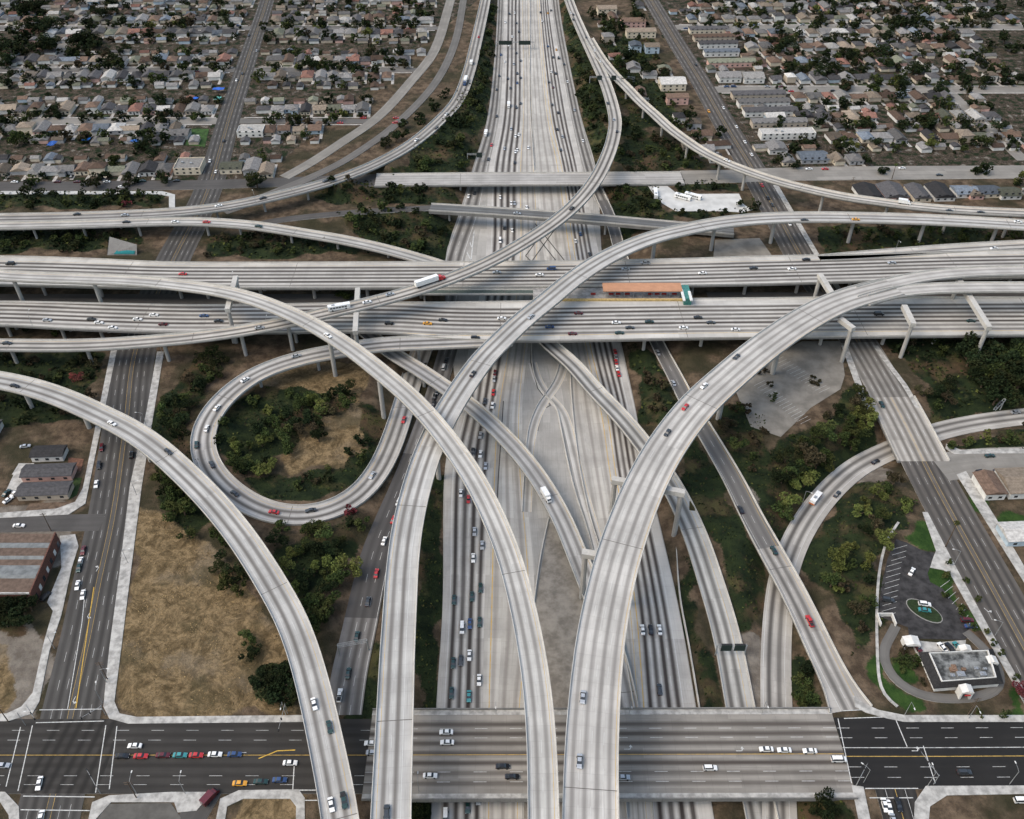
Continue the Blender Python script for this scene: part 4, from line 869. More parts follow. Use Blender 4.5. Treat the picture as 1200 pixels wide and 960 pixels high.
# brick warehouse with banded roof
def warehouse():
    A=[P(-90,708,0),P(44,706,0),P(72,637,0),P(-90,637,0)]
    x0=A[0][0]; ya,yb=A[0][1],A[2][1]; xr0,xr1=A[1][0],A[2][0]; h=6.5
    ox,oy=(x0+xr0)/2,(ya+yb)/2
    root=empty('brick_warehouse',(ox,oy,-.12),label='red brick warehouse with brown and grey banded roof by the left boulevard',cat='warehouse')
    X=lambda y: xr0+(xr1-xr0)*(y-ya)/(yb-ya)
    def quad(m,y0,y1,z0,z1,z0b=None,z1b=None,inset=.0):
        m.add([(x0-ox,y0-oy,z0),(X(y0)-inset-ox,y0-oy,z0),(X(y1)-inset-ox,y1-oy,z1),(x0-ox,y1-oy,z1)],[(0,1,2,3)])
    m=MB(); m.prism([(x0-ox,ya-oy),(xr0-ox,ya-oy),(xr1-ox,yb-oy),(x0-ox,yb-oy)],0,h-.4); m.build('wall',[M_brick],root)
    m=MB(); n=np.array([yb-ya,-(xr1-xr0)]); 
    m.prism([(xr0-ox-.5,ya-oy),(xr0-ox,ya-oy),(xr1-ox,yb-oy),(xr1-ox-.5,yb-oy)],h-.39,h+.7); m.build('parapet',[M_brick],root)
    m=MB(); m.prism([(x0-ox,ya-oy-.02),(xr0-ox-.6,ya-oy-.02),(xr0-ox-.6,ya-oy+.5),(x0-ox,ya-oy+.5)],h-.39,h+.4); m.build('coping',[M_walk],root)
    mb_=simple('brown_roofing',(.12,.085,.065),.2,.6); mg=simple('grey_roofing',(.17,.18,.18),.2,.4)
    T=yb-ya
    bands=[(0.02,.24,.0,.5,mb_),(.24,.28,.5,1.0,mg),(.28,.46,1.0,.2,mg),(.46,.56,.2,.1,mb_),(.56,.60,.1,.9,mg),(.60,.75,.9,.3,mb_),(.75,.84,.3,.2,mg),(.84,.98,.3,.9,mb_)]
    for (a,c_,z0,z1,mt) in bands:
        m=MB(); quad(m,ya+a*T,ya+c_*T,h-.38+z0,h-.38+z1,inset=.7); quad(m,ya+a*T,ya+c_*T,h-.8+z0,h-.8+z1,inset=.7); m.build('roof_bay',[mt],root)
    for k in range(7):
        t=(k+.5)/7; y=ya+t*T; m=MB(); x=X(y)-ox; dx=(xr1-xr0)/T
        for zz in (.9,):
            m.add([(x+.06-dx*.9,y-oy-.9,zz),(x+.06+dx*.9,y-oy+.9,zz),(x+.06+dx*.9,y-oy+.9,zz+2.6),(x+.06-dx*.9,y-oy-.9,zz+2.6)],[(0,1,2,3)])
        m.build('window',[M_frame if k%2 else M_glass],root)
warehouse()
# restaurant
def restaurant():
    c=P(1130,795,0); a0,a1=P(1092,812,0),P(1172,806,0); b0,b1=P(1074,770,0),P(1160,766,0)
    h=4.2; ox,oy=c[0],c[1]
    root=empty('restaurant',(ox,oy,-.1),label='flat-roofed restaurant with black mansard and white trim by the car park',cat='restaurant')
    L=[(p[0]-ox,p[1]-oy) for p in (a0,a1,b1,b0)]
    cx=sum(p[0] for p in L)/4; cy=sum(p[1] for p in L)/4
    def sc(k): return [(cx+(p[0]-cx)*k,cy+(p[1]-cy)*k) for p in L]
    m=MB(); m.prism(sc(.93),0,h-1.0); m.build('wall',[WALLM['white']],root)
    m=MB(); o_,i_=sc(1.02),sc(.80)
    v=[(*p,h-1.3) for p in o_]+[(*p,h+.3) for p in i_]; m.add(v,[(k,(k+1)%4,4+(k+1)%4,4+k) for k in range(4)]+[(3,2,1,0)]); m.build('mansard',[simple('black_shingle',(.028,.027,.027),.3,2)],root)
    m=MB(); i2=sc(.77)
    v=[(*p,h+.3) for p in i_]+[(*p,h+.75) for p in i_]+[(*p,h+.75) for p in i2]+[(*p,h-.1) for p in i2]
    m.add(v,[(k,(k+1)%4,4+(k+1)%4,4+k) for k in range(4)]+[(4+k,4+(k+1)%4,8+(k+1)%4,8+k) for k in range(4)]+[(8+k,8+(k+1)%4,12+(k+1)%4,12+k) for k in range(4)]); m.build('roof_trim',[WALLM['white']],root)
    m=MB(); m.add([(*p,h+.0) for p in i2],[(0,1,2,3)]); m.build('roof',[simple('stained_roofing',(.17,.175,.17),.5,.35)],root)
    for k,(u,v_,s_,t) in enumerate(((-5.2,.6,1.2,1.0),(-3.2,-1.2,1.4,.9),(-6.3,-1.6,.8,.7),(-1.4,.8,.7,.9),(4.6,-1.2,1.1,1.0),(3.2,1.3,.7,.6),(-4.4,2.2,.8,.6),(6.2,1.0,.6,.8))):
        m=MB(); m.box(u-s_,u+s_,v_-s_*.7,v_+s_*.7,h+.01,h+t); m.tube([(u,v_,h+t),(u,v_,h+t+.3)],[s_*.4,s_*.4],8); m.build('roof_unit',[M_metal if k%3 else simple('rusty_unit',(.2,.13,.09),.3,2)],root)
    for (px,py,w_,d_,hh) in ((1128,815,3.6,3.2,5.0),(1158,781,3,3,4.9),(1127,767,3.6,2.4,4.8),(1066,756,5,4,3.4)):
        q=P(px,py,0); m=MB(); u,v_=q[0]-ox,q[1]-oy
        for sx in (-1,1): m.box(u+sx*w_/2-.3,u+sx*w_/2+.3,v_-d_/2,v_+d_/2,0,hh-1.2)
        m.box(u-w_/2-.31,u+w_/2+.31,v_-d_/2-.1,v_+d_/2+.1,hh-1.19,hh-.6)
        m.add([(u-w_/2-.3,v_-d_/2,hh-.6),(u+w_/2+.3,v_-d_/2,hh-.6),(u,v_-d_/2,hh+.3),(u-w_/2-.3,v_+d_/2,hh-.6),(u+w_/2+.3,v_+d_/2,hh-.6),(u,v_+d_/2,hh+.3)],[(0,1,2),(3,5,4),(0,2,5,3),(1,4,5,2)]); m.build('portico',[WALLM['white']],root)
    q=P(1128,819,0); m=MB(); m.box(q[0]-ox-1.0,q[0]-ox+1.0,q[1]-oy-1.3,q[1]-oy-1.15,3.9,4.6); m.build('sign_panel',[simple('red_sign',(.45,.03,.03),.1,2)],root)
    for k in range(5):
        t=(k+.5)/5; p=np.array(L[0])*(1-t)+np.array(L[3])*t; m=MB(); m.box(p[0]-.25,p[0]+.9,p[1]-.9,p[1]+.9,2.2,2.5); m.build('awning',[WALLM['white']],root)
restaurant()
lane=Road('lane','drive-through lane',[(x,y,.06) for x,y in [(1050,733),(1045,745),(1035,757),(1036,775),(1044,792),(1060,806),(1082,816),(1110,819),(1145,817),(1168,810),(1174,797),(1168,778),(1155,760),(1140,748),(1132,740)]],3.6,3)
surf(lane,'drive_through_lane',M_res,.02,.2)
pathb=Road('pathb','boundary kerb',[(x,y,.2) for x,y in [(1053,612),(1040,632),(1032,660),(1028,700),(1028,760),(1033,812),(1052,828)]],1.0,3)
surf(pathb,'boundary_kerb',M_walk,.1,.4)
m=MB()
e=[P(x,y,.05) for x,y in ((1066,750),(1098,753),(1132,750),(1130,766),(1076,770))]; m.prism([tuple(p[:2]) for p in e],-.2,.05); m.build('forecourt',[M_walk],kind='structure')
m=MB(); cc=P(1083,716,0)
for r_,z_,mt in ((.86,.16,0),(.80,.2,1)):
    m.prism([(cc[0]+9.5*r_*math.cos(t)*.62-3*math.sin(t),cc[1]+9*r_*math.sin(t)*.75) for t in np.linspace(0,2*math.pi,20,endpoint=False)],-.1,z_,mt)
island=m.build('planted_island',[simple('island_kerb',(.22,.215,.2),.1,1),simple('island_grass',(.02,.034,.012),.3,1)],kind='structure')
m=MB()   # bay lines
for k in range(13):
    y0=641+k*6.6; x0=1038-k*.8+ (4 if k<3 else 0); stripe(m,[(x0+4,y0+3),(x0+21,y0-2)],.012,.13)
for k in range(8): stripe(m,[(1102+k*4.6,688+k*6.6),(1113+k*3.6,680+k*6.8)],.012,.13)
for k in range(16): stripe(m,[(884+k*3.6,452+k*3.0),(896+k*3.6,446+k*3.0)],.012,.13)
for k in range(14): stripe(m,[(905+k*4.2,424+k*2.8),(918+k*4.2,418+k*2.8)],.012,.12)
m.build('parking_bay_lines',[M_paintw],kind='structure')
# dumpster enclosure
q=P(1038,728,0); m=MB()
for (a,b_,c_,d_) in ((-3,-2.7,-2.5,2.5),(2.7,3,-2.5,2.5),(-2.69,2.69,2.2,2.5)): m.box(a,b_,c_,d_,0,1.9)
m.build('bin_enclosure',[WALLM['white']],None,(q[0],q[1],0),label='small white walled bin store at the edge of the restaurant car park',cat='enclosure')
slab('courtyard',[(22,543),(40,543),(34,556),(14,556)],-.3,.02,M_walk)
slab('courtyard',[(16,556),(30,556),(22,577),(6,577)],-.3,.02,M_walk)
slab('courtyard',[(34,590),(84,588),(82,596),(30,598)],-.3,.02,simple('bare_earth',(.12,.085,.06),.3,.5))
slab('grass_verge',[(84,560),(96,560),(90,580),(80,586)],-.3,.02,simple('verge_grass',(.03,.05,.015),.3,.5))
slab('courtyard',[(80,536),(98,538),(95,552),(80,552)],-.3,.02,simple('red_paving',(.15,.075,.05),.3,.5))
# ---- station between the cross freeways
def station():
    h=10.0; 
    root=empty('station',tuple(P(740,345,h)),label='open-air railway station with orange roof between the cross freeways',cat='station'); ox,oy,oz=root.location
    def B(m,x0,x1,yt,yb,z0,z1):
        a=P(x0,yb,z1); c_=P(x1,yb,z1); d_=P((x0+x1)/2,yt,z1); m.box(a[0]-ox,c_[0]-ox,a[1]-oy,d_[1]-oy,z0-oz,z1-oz)
    m=MB(); B(m,625,808,337.5,352.0,8.4,9.6); m.build('platform',[M_flat],root)
    m=MB(); B(m,625,800,349.8,351.4,9.6,11.0); m.build('platform_edge',[simple('ochre_parapet',(.46,.33,.14),.2,1)],root)
    m=MB(); B(m,707,800,331.5,341.2,14.6,15.1)
    m.build('canopy',[simple('orange_roof',(.42,.22,.13),.08,.3)],root)
    for x in np.linspace(711,797,9):
        for y in (340.5,): 
            q=P(x,y,14.6); m=MB(); m.tube([(q[0]-ox,q[1]-oy+.5,9.6-oz),(q[0]-ox,q[1]-oy+.5,14.6-oz)],[.18,.18],6); m.build('column',[M_metal],root)
    for x in (695,716,724,735,762,770,778,790):
        q=P(x,346,9.6); m=MB(); m.box(q[0]-ox-1.3,q[0]-ox+1.3,q[1]-oy-.3,q[1]-oy+.3,.0,1.0-.0); m.build('bench',[simple('red_seat',(.25,.03,.025),.1,2)],root)
    m=MB(); B(m,802,811,334,350,9,14.2); m.build('stair_block',[simple('green_glass',(.05,.20,.17),.3,2,.3,.5)],root)
    m=MB(); B(m,800.5,803.5,339,352,14.22,14.8); B(m,809,812,341,352,14.22,14.8); m.build('stair_rail',[M_frame],root)
station()
rail=Road('rail','railway between the cross freeways',[(x,345.5,8.2) for x in (-160,0,200,400,600,625)],9,0)
rail2=Road('rail2','railway',[(x,344.5,8.2) for x in (812,900,1000,1200,1330)],9,0)
# low railway viaduct left part is only a narrow green beam in view
bm=Road('bm','station approach',[(x,342.5,9) for x in (470,520,560,625)],5,0)
deck(bm,'narrow dark footbridge leading left from the station','footbridge',simple('green_walkway',(.07,.09,.08),.2,1),name='footbridge',spacing=30,pierw=1.2,depth=1.1)
# ---- rows of houses
for i in range(len(RES_L)+1):
    y0=wy(217) if i==0 else RES_L[i-1]; 
    if i>=len(RES_L): y1=y0+96
    else: y1=RES_L[i]
    n_='block' if 0 else nth(i)+' block of houses up'
    for side,(xa,xb) in (('left of the left boulevard',(max(-760,P(-90,33,0)[0]-i*20 if i>2 else P(-60,200-45*i,0)[0]),LSx((y0+y1)/2)-12)),('right of the left boulevard',(LSx((y0+y1)/2)+12,min(RAx((y0+y1)/2)-7,-60)))):
        mid=(y0+y1)/2
        row(y0+19,xa,xb,-1,'front row, '+nth(i)+' block up, '+side,garage=y0+38 if i<5 else None)
        row(y1-19,xa,xb,1,'back row, '+nth(i)+' block up, '+side,garage=y1-38 if i<5 else None)
for i in range(len(RES_R)+1):
    y0=wy(205) if i==0 else RES_R[i-1]; y1=(RES_R[i] if i<len(RES_R) else y0+150); 
    xb=P(1230,190-70*min(i,2),0)[0]+(i>2)*60; xa=RSx((y0+y1)/2)+12
    D=y1-y0
    row(y0+20,xa,xb,-1,'front row, '+nth(i)+' block up at right',garage=y0+42,lot=12)
    row(y0+58,xa+20,xb,1,'second row, '+nth(i)+' block up at right',lot=12,prob=.95,garage=y0+76)
    row(y0+D*.62,xa+20,xb,-1,'third row, '+nth(i)+' block up at right',lot=12,prob=.95)
    row(y1-20,xa,xb,1,'back row, '+nth(i)+' block up at right',garage=y1-41,lot=12)
for (px_,py_) in ((706,30),(712,48),(722,68),(742,82),(760,90),(778,84),(790,70),(778,45),(765,28),(748,8),(762,140),(776,150),(795,142),(812,150),(822,160),(806,172),(826,178),(838,188),(842,172),(785,166),(750,112),(732,96),(718,22)):
    q=P(px_,py_,0)
    if clear(q[0],q[1],5): SITES.append((q[0],q[1],random.choice((0,.1,1.6,1.7)),random.randrange(len(HV)),random.choices(rc,rwt)[0],random.choices(wc,wwt)[0],'between the slender flyover and the right boulevard','house'))
row(wy(228),P(1200,228,0)[0],P(1300,228,0)[0],-1,'row at the right edge under the far right street')
def seen(s):
    u,v=proj(s[0],s[1],2); return -25<u<1225 and -12<v<960
def psize(s):
    u,v=proj(s[0],s[1],2); return v
vis=[s for s in SITES if seen(s)]
def hscale(s):
    q=math.sin(s[0]*12.9+s[1]*7.3)*43758.5; q-=math.floor(q); t=math.sin(s[0]*3.1+s[1]*9.7)*4758.5; t-=math.floor(t)
    return (.85+.32*q,.8+.42*t,.9+.25*q)
def place_all(sites,kind,limit):
    sites=sorted(sites,key=psize,reverse=True); head,tail=sites[:limit],sites[limit:]
    cnt={}
    for s in sorted(head,key=lambda s:s[0]):
        x,y,rz,vr,rf,wl,desc,_=s; key=(rf,wl,desc); k=cnt.get(key,0); cnt[key]=k+1
        s2=key
    tot=dict(cnt); cnt={}
    for s in sorted(head,key=lambda s:s[0]):
        x,y,rz,vr,rf,wl,desc,_=s; key=(rf,wl,desc); k=cnt.get(key,0); cnt[key]=k+1
        base=f'{rf}-roofed {wl} {kind}'
        pre='' if tot[key]==1 else nth(k)+' from left, '
        r=empty('house' if kind=='house' else 'garage',(x,y,gz(x,y)),rz,label=f'{pre}{base}, {desc}',cat=kind,group='houses of the residential blocks' if kind=='house' else 'garages behind the houses')
        r.scale=hscale(s)
        if kind=='house':
            wm,rm,wins,dm=HV[vr]; o=link('wall',wm,r); omat(o,WALLM[wl]); o=link('roof',rm,r); omat(o,ROOFM[rf])
            if proj(x,y,2)[1]>120:
                for w2 in wins: link('window',w2,r)
                link('door',dm,r)
        else:
            wm,rm=GM[vr]; o=link('wall',wm,r); omat(o,WALLM[wl]); o=link('roof',rm,r); omat(o,ROOFM[rf])
    return tail
tail=place_all([s for s in vis if s[7]=='house'],'house',290)
tailg=place_all([s for s in vis if s[7]=='garage'],'garage',280)
def me_np(me):
    v=np.zeros(len(me.vertices)*3,np.float64); me.vertices.foreach_get('co',v); return v.reshape(-1,3),[tuple(p.vertices) for p in me.polygons]
def merged(name,sites,label,cat,get,mats_of):
    m=MB(); cache={}
    for s in sites:
        x,y,rz=s[0],s[1],s[2]; c,sn=math.cos(rz),math.sin(rz); z=-.12
        for me,mi in get(s):
            if me.name not in cache: cache[me.name]=me_np(me)
            v,f=cache[me.name]; h_=hscale(s); q=np.stack([v[:,0]*h_[0]*c-v[:,1]*h_[1]*sn+x,v[:,0]*h_[0]*sn+v[:,1]*h_[1]*c+y,v[:,2]*h_[2]+z],1); m.add(q,f,mi)
    return m.build(name,mats_of,label=label,cat=cat,kind='stuff')
ML=[ROOFM[k] for k in rc]+[WALLM[k] for k in wc]
merged('distant_houses',[s for s in tail if s[7]=='house']+[s for s in SITES if not seen(s) and s[7]=='house'],'mass of small far houses along the top of the picture','houses',lambda s:[(HV[s[3]][0],len(rc)+wc.index(s[5])),(HV[s[3]][1],rc.index(s[4]))],ML)
merged('distant_garages',tailg,'mass of small far garages and sheds along the top','garages',lambda s:[(GM[s[3]][0],len(rc)+wc.index(s[5])),(GM[s[3]][1],rc.index(s[4]))],ML)
# driveways, front lawns
mw=MB(); ml=MB()
for s in SITES:
    if s[7]!='house': continue
    x,y=s[0],s[1]; f=-1 if abs(s[2])<1 else 1
    u,v=proj(x,y,0)
    if not(-60<u<1260): continue
    dx=4.9
    a,b_=y+f*12.2,y+f*-14
    mw.add([(x+dx-1.2+SK*(a-y),a,.0),(x+dx+1.2+SK*(a-y),a,.0),(x+dx+1.2+SK*(b_-y),b_,.0),(x+dx-1.2+SK*(b_-y),b_,.0)],[(0,1,2,3)])
    if random.random()<.45: ml.add([(x-4.5,y+f*8,-.03),(x+3,y+f*8,-.03),(x+3,y+f*12,-.03),(x-4.5,y+f*12,-.03)],[(0,1,2,3)])
for s_,yy in [(-1,y) for y in RES_L]+[(1,y) for y in RES_R]:
    segs=((-900,LSx(yy)-11),(LSx(yy)+11,RAx(yy)-7 if yy<960 else -40)) if s_<0 else ((RSx(yy)+12,900),); hw=(5.7 if s_<0 else 6.7)
    for xa,xb in segs:
        for q in (-1,1): mw.add([(xa,yy+q*hw,.01),(xb,yy+q*hw,.01),(xb,yy+q*(hw+1.8),.01),(xa,yy+q*(hw+1.8),.01)],[(0,1,2,3)])
mw.build('driveways',[simple('driveway_concrete',(.36,.34,.31),.25,.4)],kind='structure')
ml.build('front_lawns',[simple('front_lawn',(.045,.062,.025),.35,.3)],kind='structure')
slab('green_lot',[(217,170),(221,151),(245,151),(240,172)],-.3,.02,simple('lawn_green',(.035,.075,.018),.3,.3))
m=MB(); q=P(228,161,0); m.box(-3,3,-2.5,2.5,0,.8); m.build('bare_slab',[M_frame],None,(q[0],q[1],0),label='white square slab on the green lot beside the left boulevard',cat='slab')
for (px,py,w_,l_,c,lb) in ((256,104,9,5,(.02,.10,.45),'large blue tarpaulin above the left boulevard lots'),(229,115,4,4,(.02,.12,.5),'small blue tarpaulin left of the pale green pool'),(101,163,5,5,(.03,.2,.6),'bright blue tarpaulin among roofs at far left'),(158,165,6,4,(.03,.12,.4),'blue tarpaulin left of the green lot'),(61,168,5,8,(.02,.08,.3),'dark blue tarpaulin on a yard at far left'),(255,115,5,6,(.15,.5,.45),'pale turquoise pool cover beside the boulevard')):
    q=P(px,py,3.1); m=MB(); n=4
    v=[(w_*(i/n-.5),l_*(j/n-.5),.25*math.sin(i*2.1+j)+.3) for j in range(n+1) for i in range(n+1)]
    m.add(v+[(a,b_,c_-.12) for a,b_,c_ in v],[(j*5+i,j*5+i+1,j*5+i+6,j*5+i+5) for j in range(n) for i in range(n)]+[(25+j*5+i,25+j*5+i+5,25+j*5+i+6,25+j*5+i+1) for j in range(n) for i in range(n)]); m.build('tarpaulin',[simple('tarp',c,.1,1,.5)],None,(q[0],q[1],2.9),label=lb,cat='tarpaulin')
# culvert wall with turquoise paint
m=MB(); a,b_=P(128,298,0),P(160,292,0)
q=P(145,296,0); m.add([(-9,-3,0),(9,-3,0),(9,1,5),(-9,7,7)],[(0,1,2,3)]); m.add([(-9.3,-3,0),(-9.3,7,7),(-9.3,7,0)],[(0,1,2)])
m.add([(-5,-2.9,.8),(7.5,-2.9,.8),(8,-1.6,2.3),(-3,-.6,2.4)],[(0,1,2,3)],1)
m.build('retaining_wall',[M_girder,simple('turquoise_paint',(.02,.17,.18),.1,1)],None,(q[0],q[1],-.1),label='sloping retaining wall painted turquoise beside the left boulevard underpass',cat='retaining wall')
# ================================================================ vegetation
def foliage(name,c1,c2,c3):
    b=NB(name,.95,.05); p=b.pos(); r=b.rnd()
    c=b.mix(b.ss(b.noise(p,.9,3,.6),.35,.65),c1,c2); c=b.mix(b.M('MULTIPLY',b.ss(b.noise(p,.12,2),.5,.62),.7),c,c3)
    c=b.n('ShaderNodeHueSaturation',{'Hue':b.M('MULTIPLY_ADD',r,.025,.49),'Value':b.M('MULTIPLY_ADD',r,.7,.65),'Color':c}).outputs[0]
    b.col(c); return b.m
F_DK=foliage('foliage_dark',(.007,.012,.006),(.020,.029,.012),(.028,.030,.012))
F_MD=foliage('foliage_mid',(.014,.023,.009),(.050,.066,.021),(.058,.062,.021))
F_OL=foliage('foliage_olive',(.038,.047,.013),(.11,.125,.036),(.09,.09,.028))
F_BR=foliage('foliage_brown',(.024,.02,.012),(.055,.043,.026),(.03,.032,.015))
F_RD=foliage('foliage_crimson',(.07,.018,.02),(.16,.04,.045),(.1,.04,.035))
FOL={'dark':F_DK,'mid-green':F_MD,'yellow-green':F_OL,'brownish':F_BR,'crimson':F_RD}
M_bark=simple('bark',(.09,.065,.045),.3,3)
def quads(name,C,S,mat,up=.35):
    """leaf clumps: centres C (n,3), sizes S (n)"""
    n=len(C); N=RNG.normal(size=(n,3)); N[:,2]=abs(N[:,2])+up; N/=np.linalg.norm(N,axis=1)[:,None]
    A=np.cross(N,RNG.normal(size=(n,3))); A/=np.linalg.norm(A,axis=1)[:,None]; B=np.cross(N,A)
    S=S[:,None]; el=RNG.uniform(.55,1,(n,1))
    V=np.stack([C-A*S-B*S*el*.3,C-B*S*el+A*S*.2,C+A*S+B*S*el*.25,C+B*S*el-A*S*.25],1)
    V+=RNG.normal(size=V.shape)*S[:,None]*.12
    return V
def quad_mesh(name,V,mats,mi=None):
    n=len(V); me=bpy.data.meshes.new(name); me.vertices.add(n*4); me.vertices.foreach_set('co',V.reshape(-1).astype(np.float32))
    me.loops.add(n*4); me.loops.foreach_set('vertex_index',np.arange(n*4,dtype=np.int32)); me.polygons.add(n)
    me.polygons.foreach_set('loop_start',np.arange(0,n*4,4,dtype=np.int32)); me.polygons.foreach_set('loop_total',np.full(n,4,dtype=np.int32))
    for m_ in (mats if isinstance(mats,(list,tuple)) else [mats]): me.materials.append(m_)
    if mi is not None: me.polygons.foreach_set('material_index',mi.astype(np.int32))
    me.update(); me.validate(); return me
def crown_pts(n,lobes=6,flat=.75,seed=0):
    g=np.random.default_rng(seed)
    L=g.normal(size=(lobes,3))*np.array([.42,.42,.26]); L[:,2]+=.1; R=g.uniform(.32,.55,lobes)
    k=g.integers(0,lobes,n); d=g.normal(size=(n,3)); d/=np.linalg.norm(d,axis=1)[:,None]
    r=R[k]*g.uniform(.45,1.05,n)**.6
    C=L[k]+d*r[:,None]*np.array([1,1,flat]); return C
CR=[]
for i in range(7):
    n=[900,1100,950,800,1050,650,560][i]
    C=crown_pts(n,[6,8,5,9,7,4,5][i],[.75,.7,.85,.6,.8,1.3,.7][i],100+i)
    CR.append(quad_mesh('crown',quads('c',C,RNG.uniform(.05,.11,n),F_MD),F_MD))
CRF=[quads('c',crown_pts(130,[5,6,4,7,5,3][i],[.75,.9,.7,1.1,.8,1.4][i],200+i),RNG.uniform(.13,.26,130),None) for i in range(6)]
def trunk_mesh(h,r,k):
    m=MB(); m.tube([(0,0,-.3),(.0,0,h*.5),(.1*h,.03*h,h)],[r,r*.75,r*.4],6)
    for j in range(3):
        a=j*2.1+k; m.tube([(0,0,h*.55),(math.cos(a)*.25*h,math.sin(a)*.25*h,h*.95)],[r*.5,r*.2],5)
    return m.mesh('trunk',[M_bark])
TR=[trunk_mesh(1,.06,k) for k in range(3)]
TREES=[]   # x,y,size(width m),aspect,species,variant,zone
def scatter(poly,n,smin,smax,species,zone,h=0,mind=.55,avoid=True):
    pw=polyw(poly,h); lo,hi=pw.min(0),pw.max(0); placed=[];tries=0
    while len(placed)<n and tries<n*40:
        tries+=1; x=random.uniform(lo[0],hi[0]); y=random.uniform(lo[1],hi[1])
        if not inside(np.array([x]),np.array([y]),pw)[0]: continue
        s=random.uniform(smin,smax)
        if any((x-a)**2+(y-b_)**2<((s+c)*.5*mind)**2 for a,b_,c in placed): continue
        if avoid:
            bad=False
            for q in (bed,FL,F11,F10,F6,F7R,LS,RS,F1,F2,F12,F9,RA,RB,IMP,IMPB,IMPR,TS_L,TS_R,BR2,BR1,colR,colL,F8,F5,E1,E2,F4,lane,SS1,SS2):
                d,hh=q.dist(np.array([x]),np.array([y]))
                if d[0]<s*.35 and hh[0]<s+1.5: bad=True;break
            if bad: continue
        placed.append((x,y,s)); sp=random.choices(list(species),list(species.values()))[0]
        TREES.append((x,y,s,random.uniform(.75,1.05),sp,random.randrange(7),zone))
DK={'dark':6,'mid-green':3,'brownish':.6}; MX={'dark':4,'mid-green':5,'yellow-green':2.5,'brownish':.8}
scatter([(262,480),(300,468),(335,458),(372,460),(405,455),(415,478),(390,490),(375,520),(335,545),(290,575),(262,545),(256,505)],44,4.5,8,MX,'inside the loop ramp')
scatter([(395,560),(440,540),(455,500),(430,500),(400,545),(340,560),(345,580)],10,3,5,DK,'at the lower rim inside the loop ramp')
scatter([(205,450),(245,415),(272,420),(232,465),(222,515),(205,530),(185,500)],22,5,8,DK,'left of the loop ramp')
scatter([(178,535),(205,545),(250,600),(290,650),(280,700),(262,690),(240,650),(185,590)],20,5,8,DK,'under the lower left flyover by the dry field')
scatter([(325,620),(400,615),(438,600),(430,650),(405,690),(375,745),(345,700),(318,650)],26,4.5,8,MX,'between the lower left flyover and the slip road')
scatter([(262,665),(292,680),(290,705),(268,700)],4,5,7,DK,'in the middle right of the dry field'); scatter([(286,745),(308,750),(310,778),(290,775)],4,4,6,DK,'on the dry field left of its biggest bush')
scatter([(300,790),(345,785),(345,826),(302,826)],7,6,9,{'dark':1},'in the lower right corner of the dry field')
scatter([(905,545),(935,520),(970,490),(1005,462),(1022,495),(1005,520),(975,545),(940,585),(925,600),(905,590)],30,5.5,9,{'mid-green':3,'yellow-green':3,'brownish':1,'dark':2},'between the empty car park and the curving sunken ramp')
scatter([(1010,590),(1050,560),(1066,590),(1040,640),(1025,700),(1022,745),(1000,735),(970,690),(985,640)],24,4,7,{'yellow-green':3,'mid-green':3,'brownish':2,'dark':1},'inside the curve beside the restaurant car park')
scatter([(1045,405),(1110,402),(1115,470),(1085,480),(1058,430)],14,4,7,{'mid-green':2,'dark':2,'brownish':1},'right of the boulevard below the lower cross freeway')
scatter([(1135,392),(1215,392),(1215,478),(1160,470),(1130,430)],26,9,14,{'dark':5,'mid-green':1},'in the dense clump at the right edge')
scatter([(1110,522),(1210,508),(1210,527),(1118,528)],10,4,6,{'mid-green':2,'yellow-green':1,'brownish':1},'on the bank above the wide side street')
scatter([(838,480),(868,470),(905,500),(885,520),(890,560),(875,570),(850,530)],14,3.5,6,{'brownish':2,'mid-green':2},'left of the empty car park')
scatter([(880,425),(900,430),(912,478),(900,480)],5,2.5,3.6,{'brownish':1,'mid-green':1},'on the long planting bed of the car park',avoid=False); scatter([(940,445),(960,442),(962,462),(944,463)],4,2.5,3.6,{'brownish':1},'on the small planting bed of the car park',avoid=False)
scatter([(930,755),(955,765),(958,822),(932,822)],6,4,7,{'dark':2,'mid-green':1},'between sunken ramp and diagonal slip road')
scatter([(740,400),(770,405),(795,470),(780,500),(750,480)],8,3.5,6,{'brownish':2,'mid-green':1},'right of the freeway below the lower cross freeway')
scatter([(395,255),(430,250),(545,252),(520,303),(478,300),(430,285)],28,5,8,DK,'on the bank below the narrow bridge'); scatter([(372,215),(470,216),(520,222),(515,236),(420,238),(370,230)],16,5,7.5,DK,'above the narrow bridge, left of the freeway')
scatter([(470,200),(520,150),(552,100),(572,120),(548,205),(440,207)],30,5,9,DK,'between the upper left ramp and the far freeway'); scatter([(556,90),(575,5),(582,5),(570,120)],18,4.5,7,DK,'in the thin strip left of the far freeway')
scatter([(450,165),(500,120),(522,112),(515,140),(480,165),(452,180)],8,6,9,{'dark':1},'above the upper left ramp')
scatter([(658,0),(668,0),(700,85),(712,135),(708,195),(690,170),(676,90)],30,4.5,7.5,DK,'on the right bank of the far freeway')
scatter([(728,138),(800,182),(838,202),(730,204),(722,190)],22,4.5,7,{'dark':2,'mid-green':1,'brownish':2},'right of the long flyover above the far right street')
scatter([(712,218),(762,216),(775,255),(745,262),(712,250)],14,5,8,DK,'left of the bus yard')
for x,y in ((793,222),(817,222),(837,222),(867,241),(883,246),(845,223),(800,253),(822,253),(850,253),(870,253)): TREES.append((*P(x,y,0)[:2],5.5,.9,'dark',random.randrange(5),'around the bus yard'))
scatter([(700,30),(760,20),(800,150),(790,160),(745,125)],30,5,9,{'dark':4,'mid-green':1},'among the buildings right of the slender flyover')
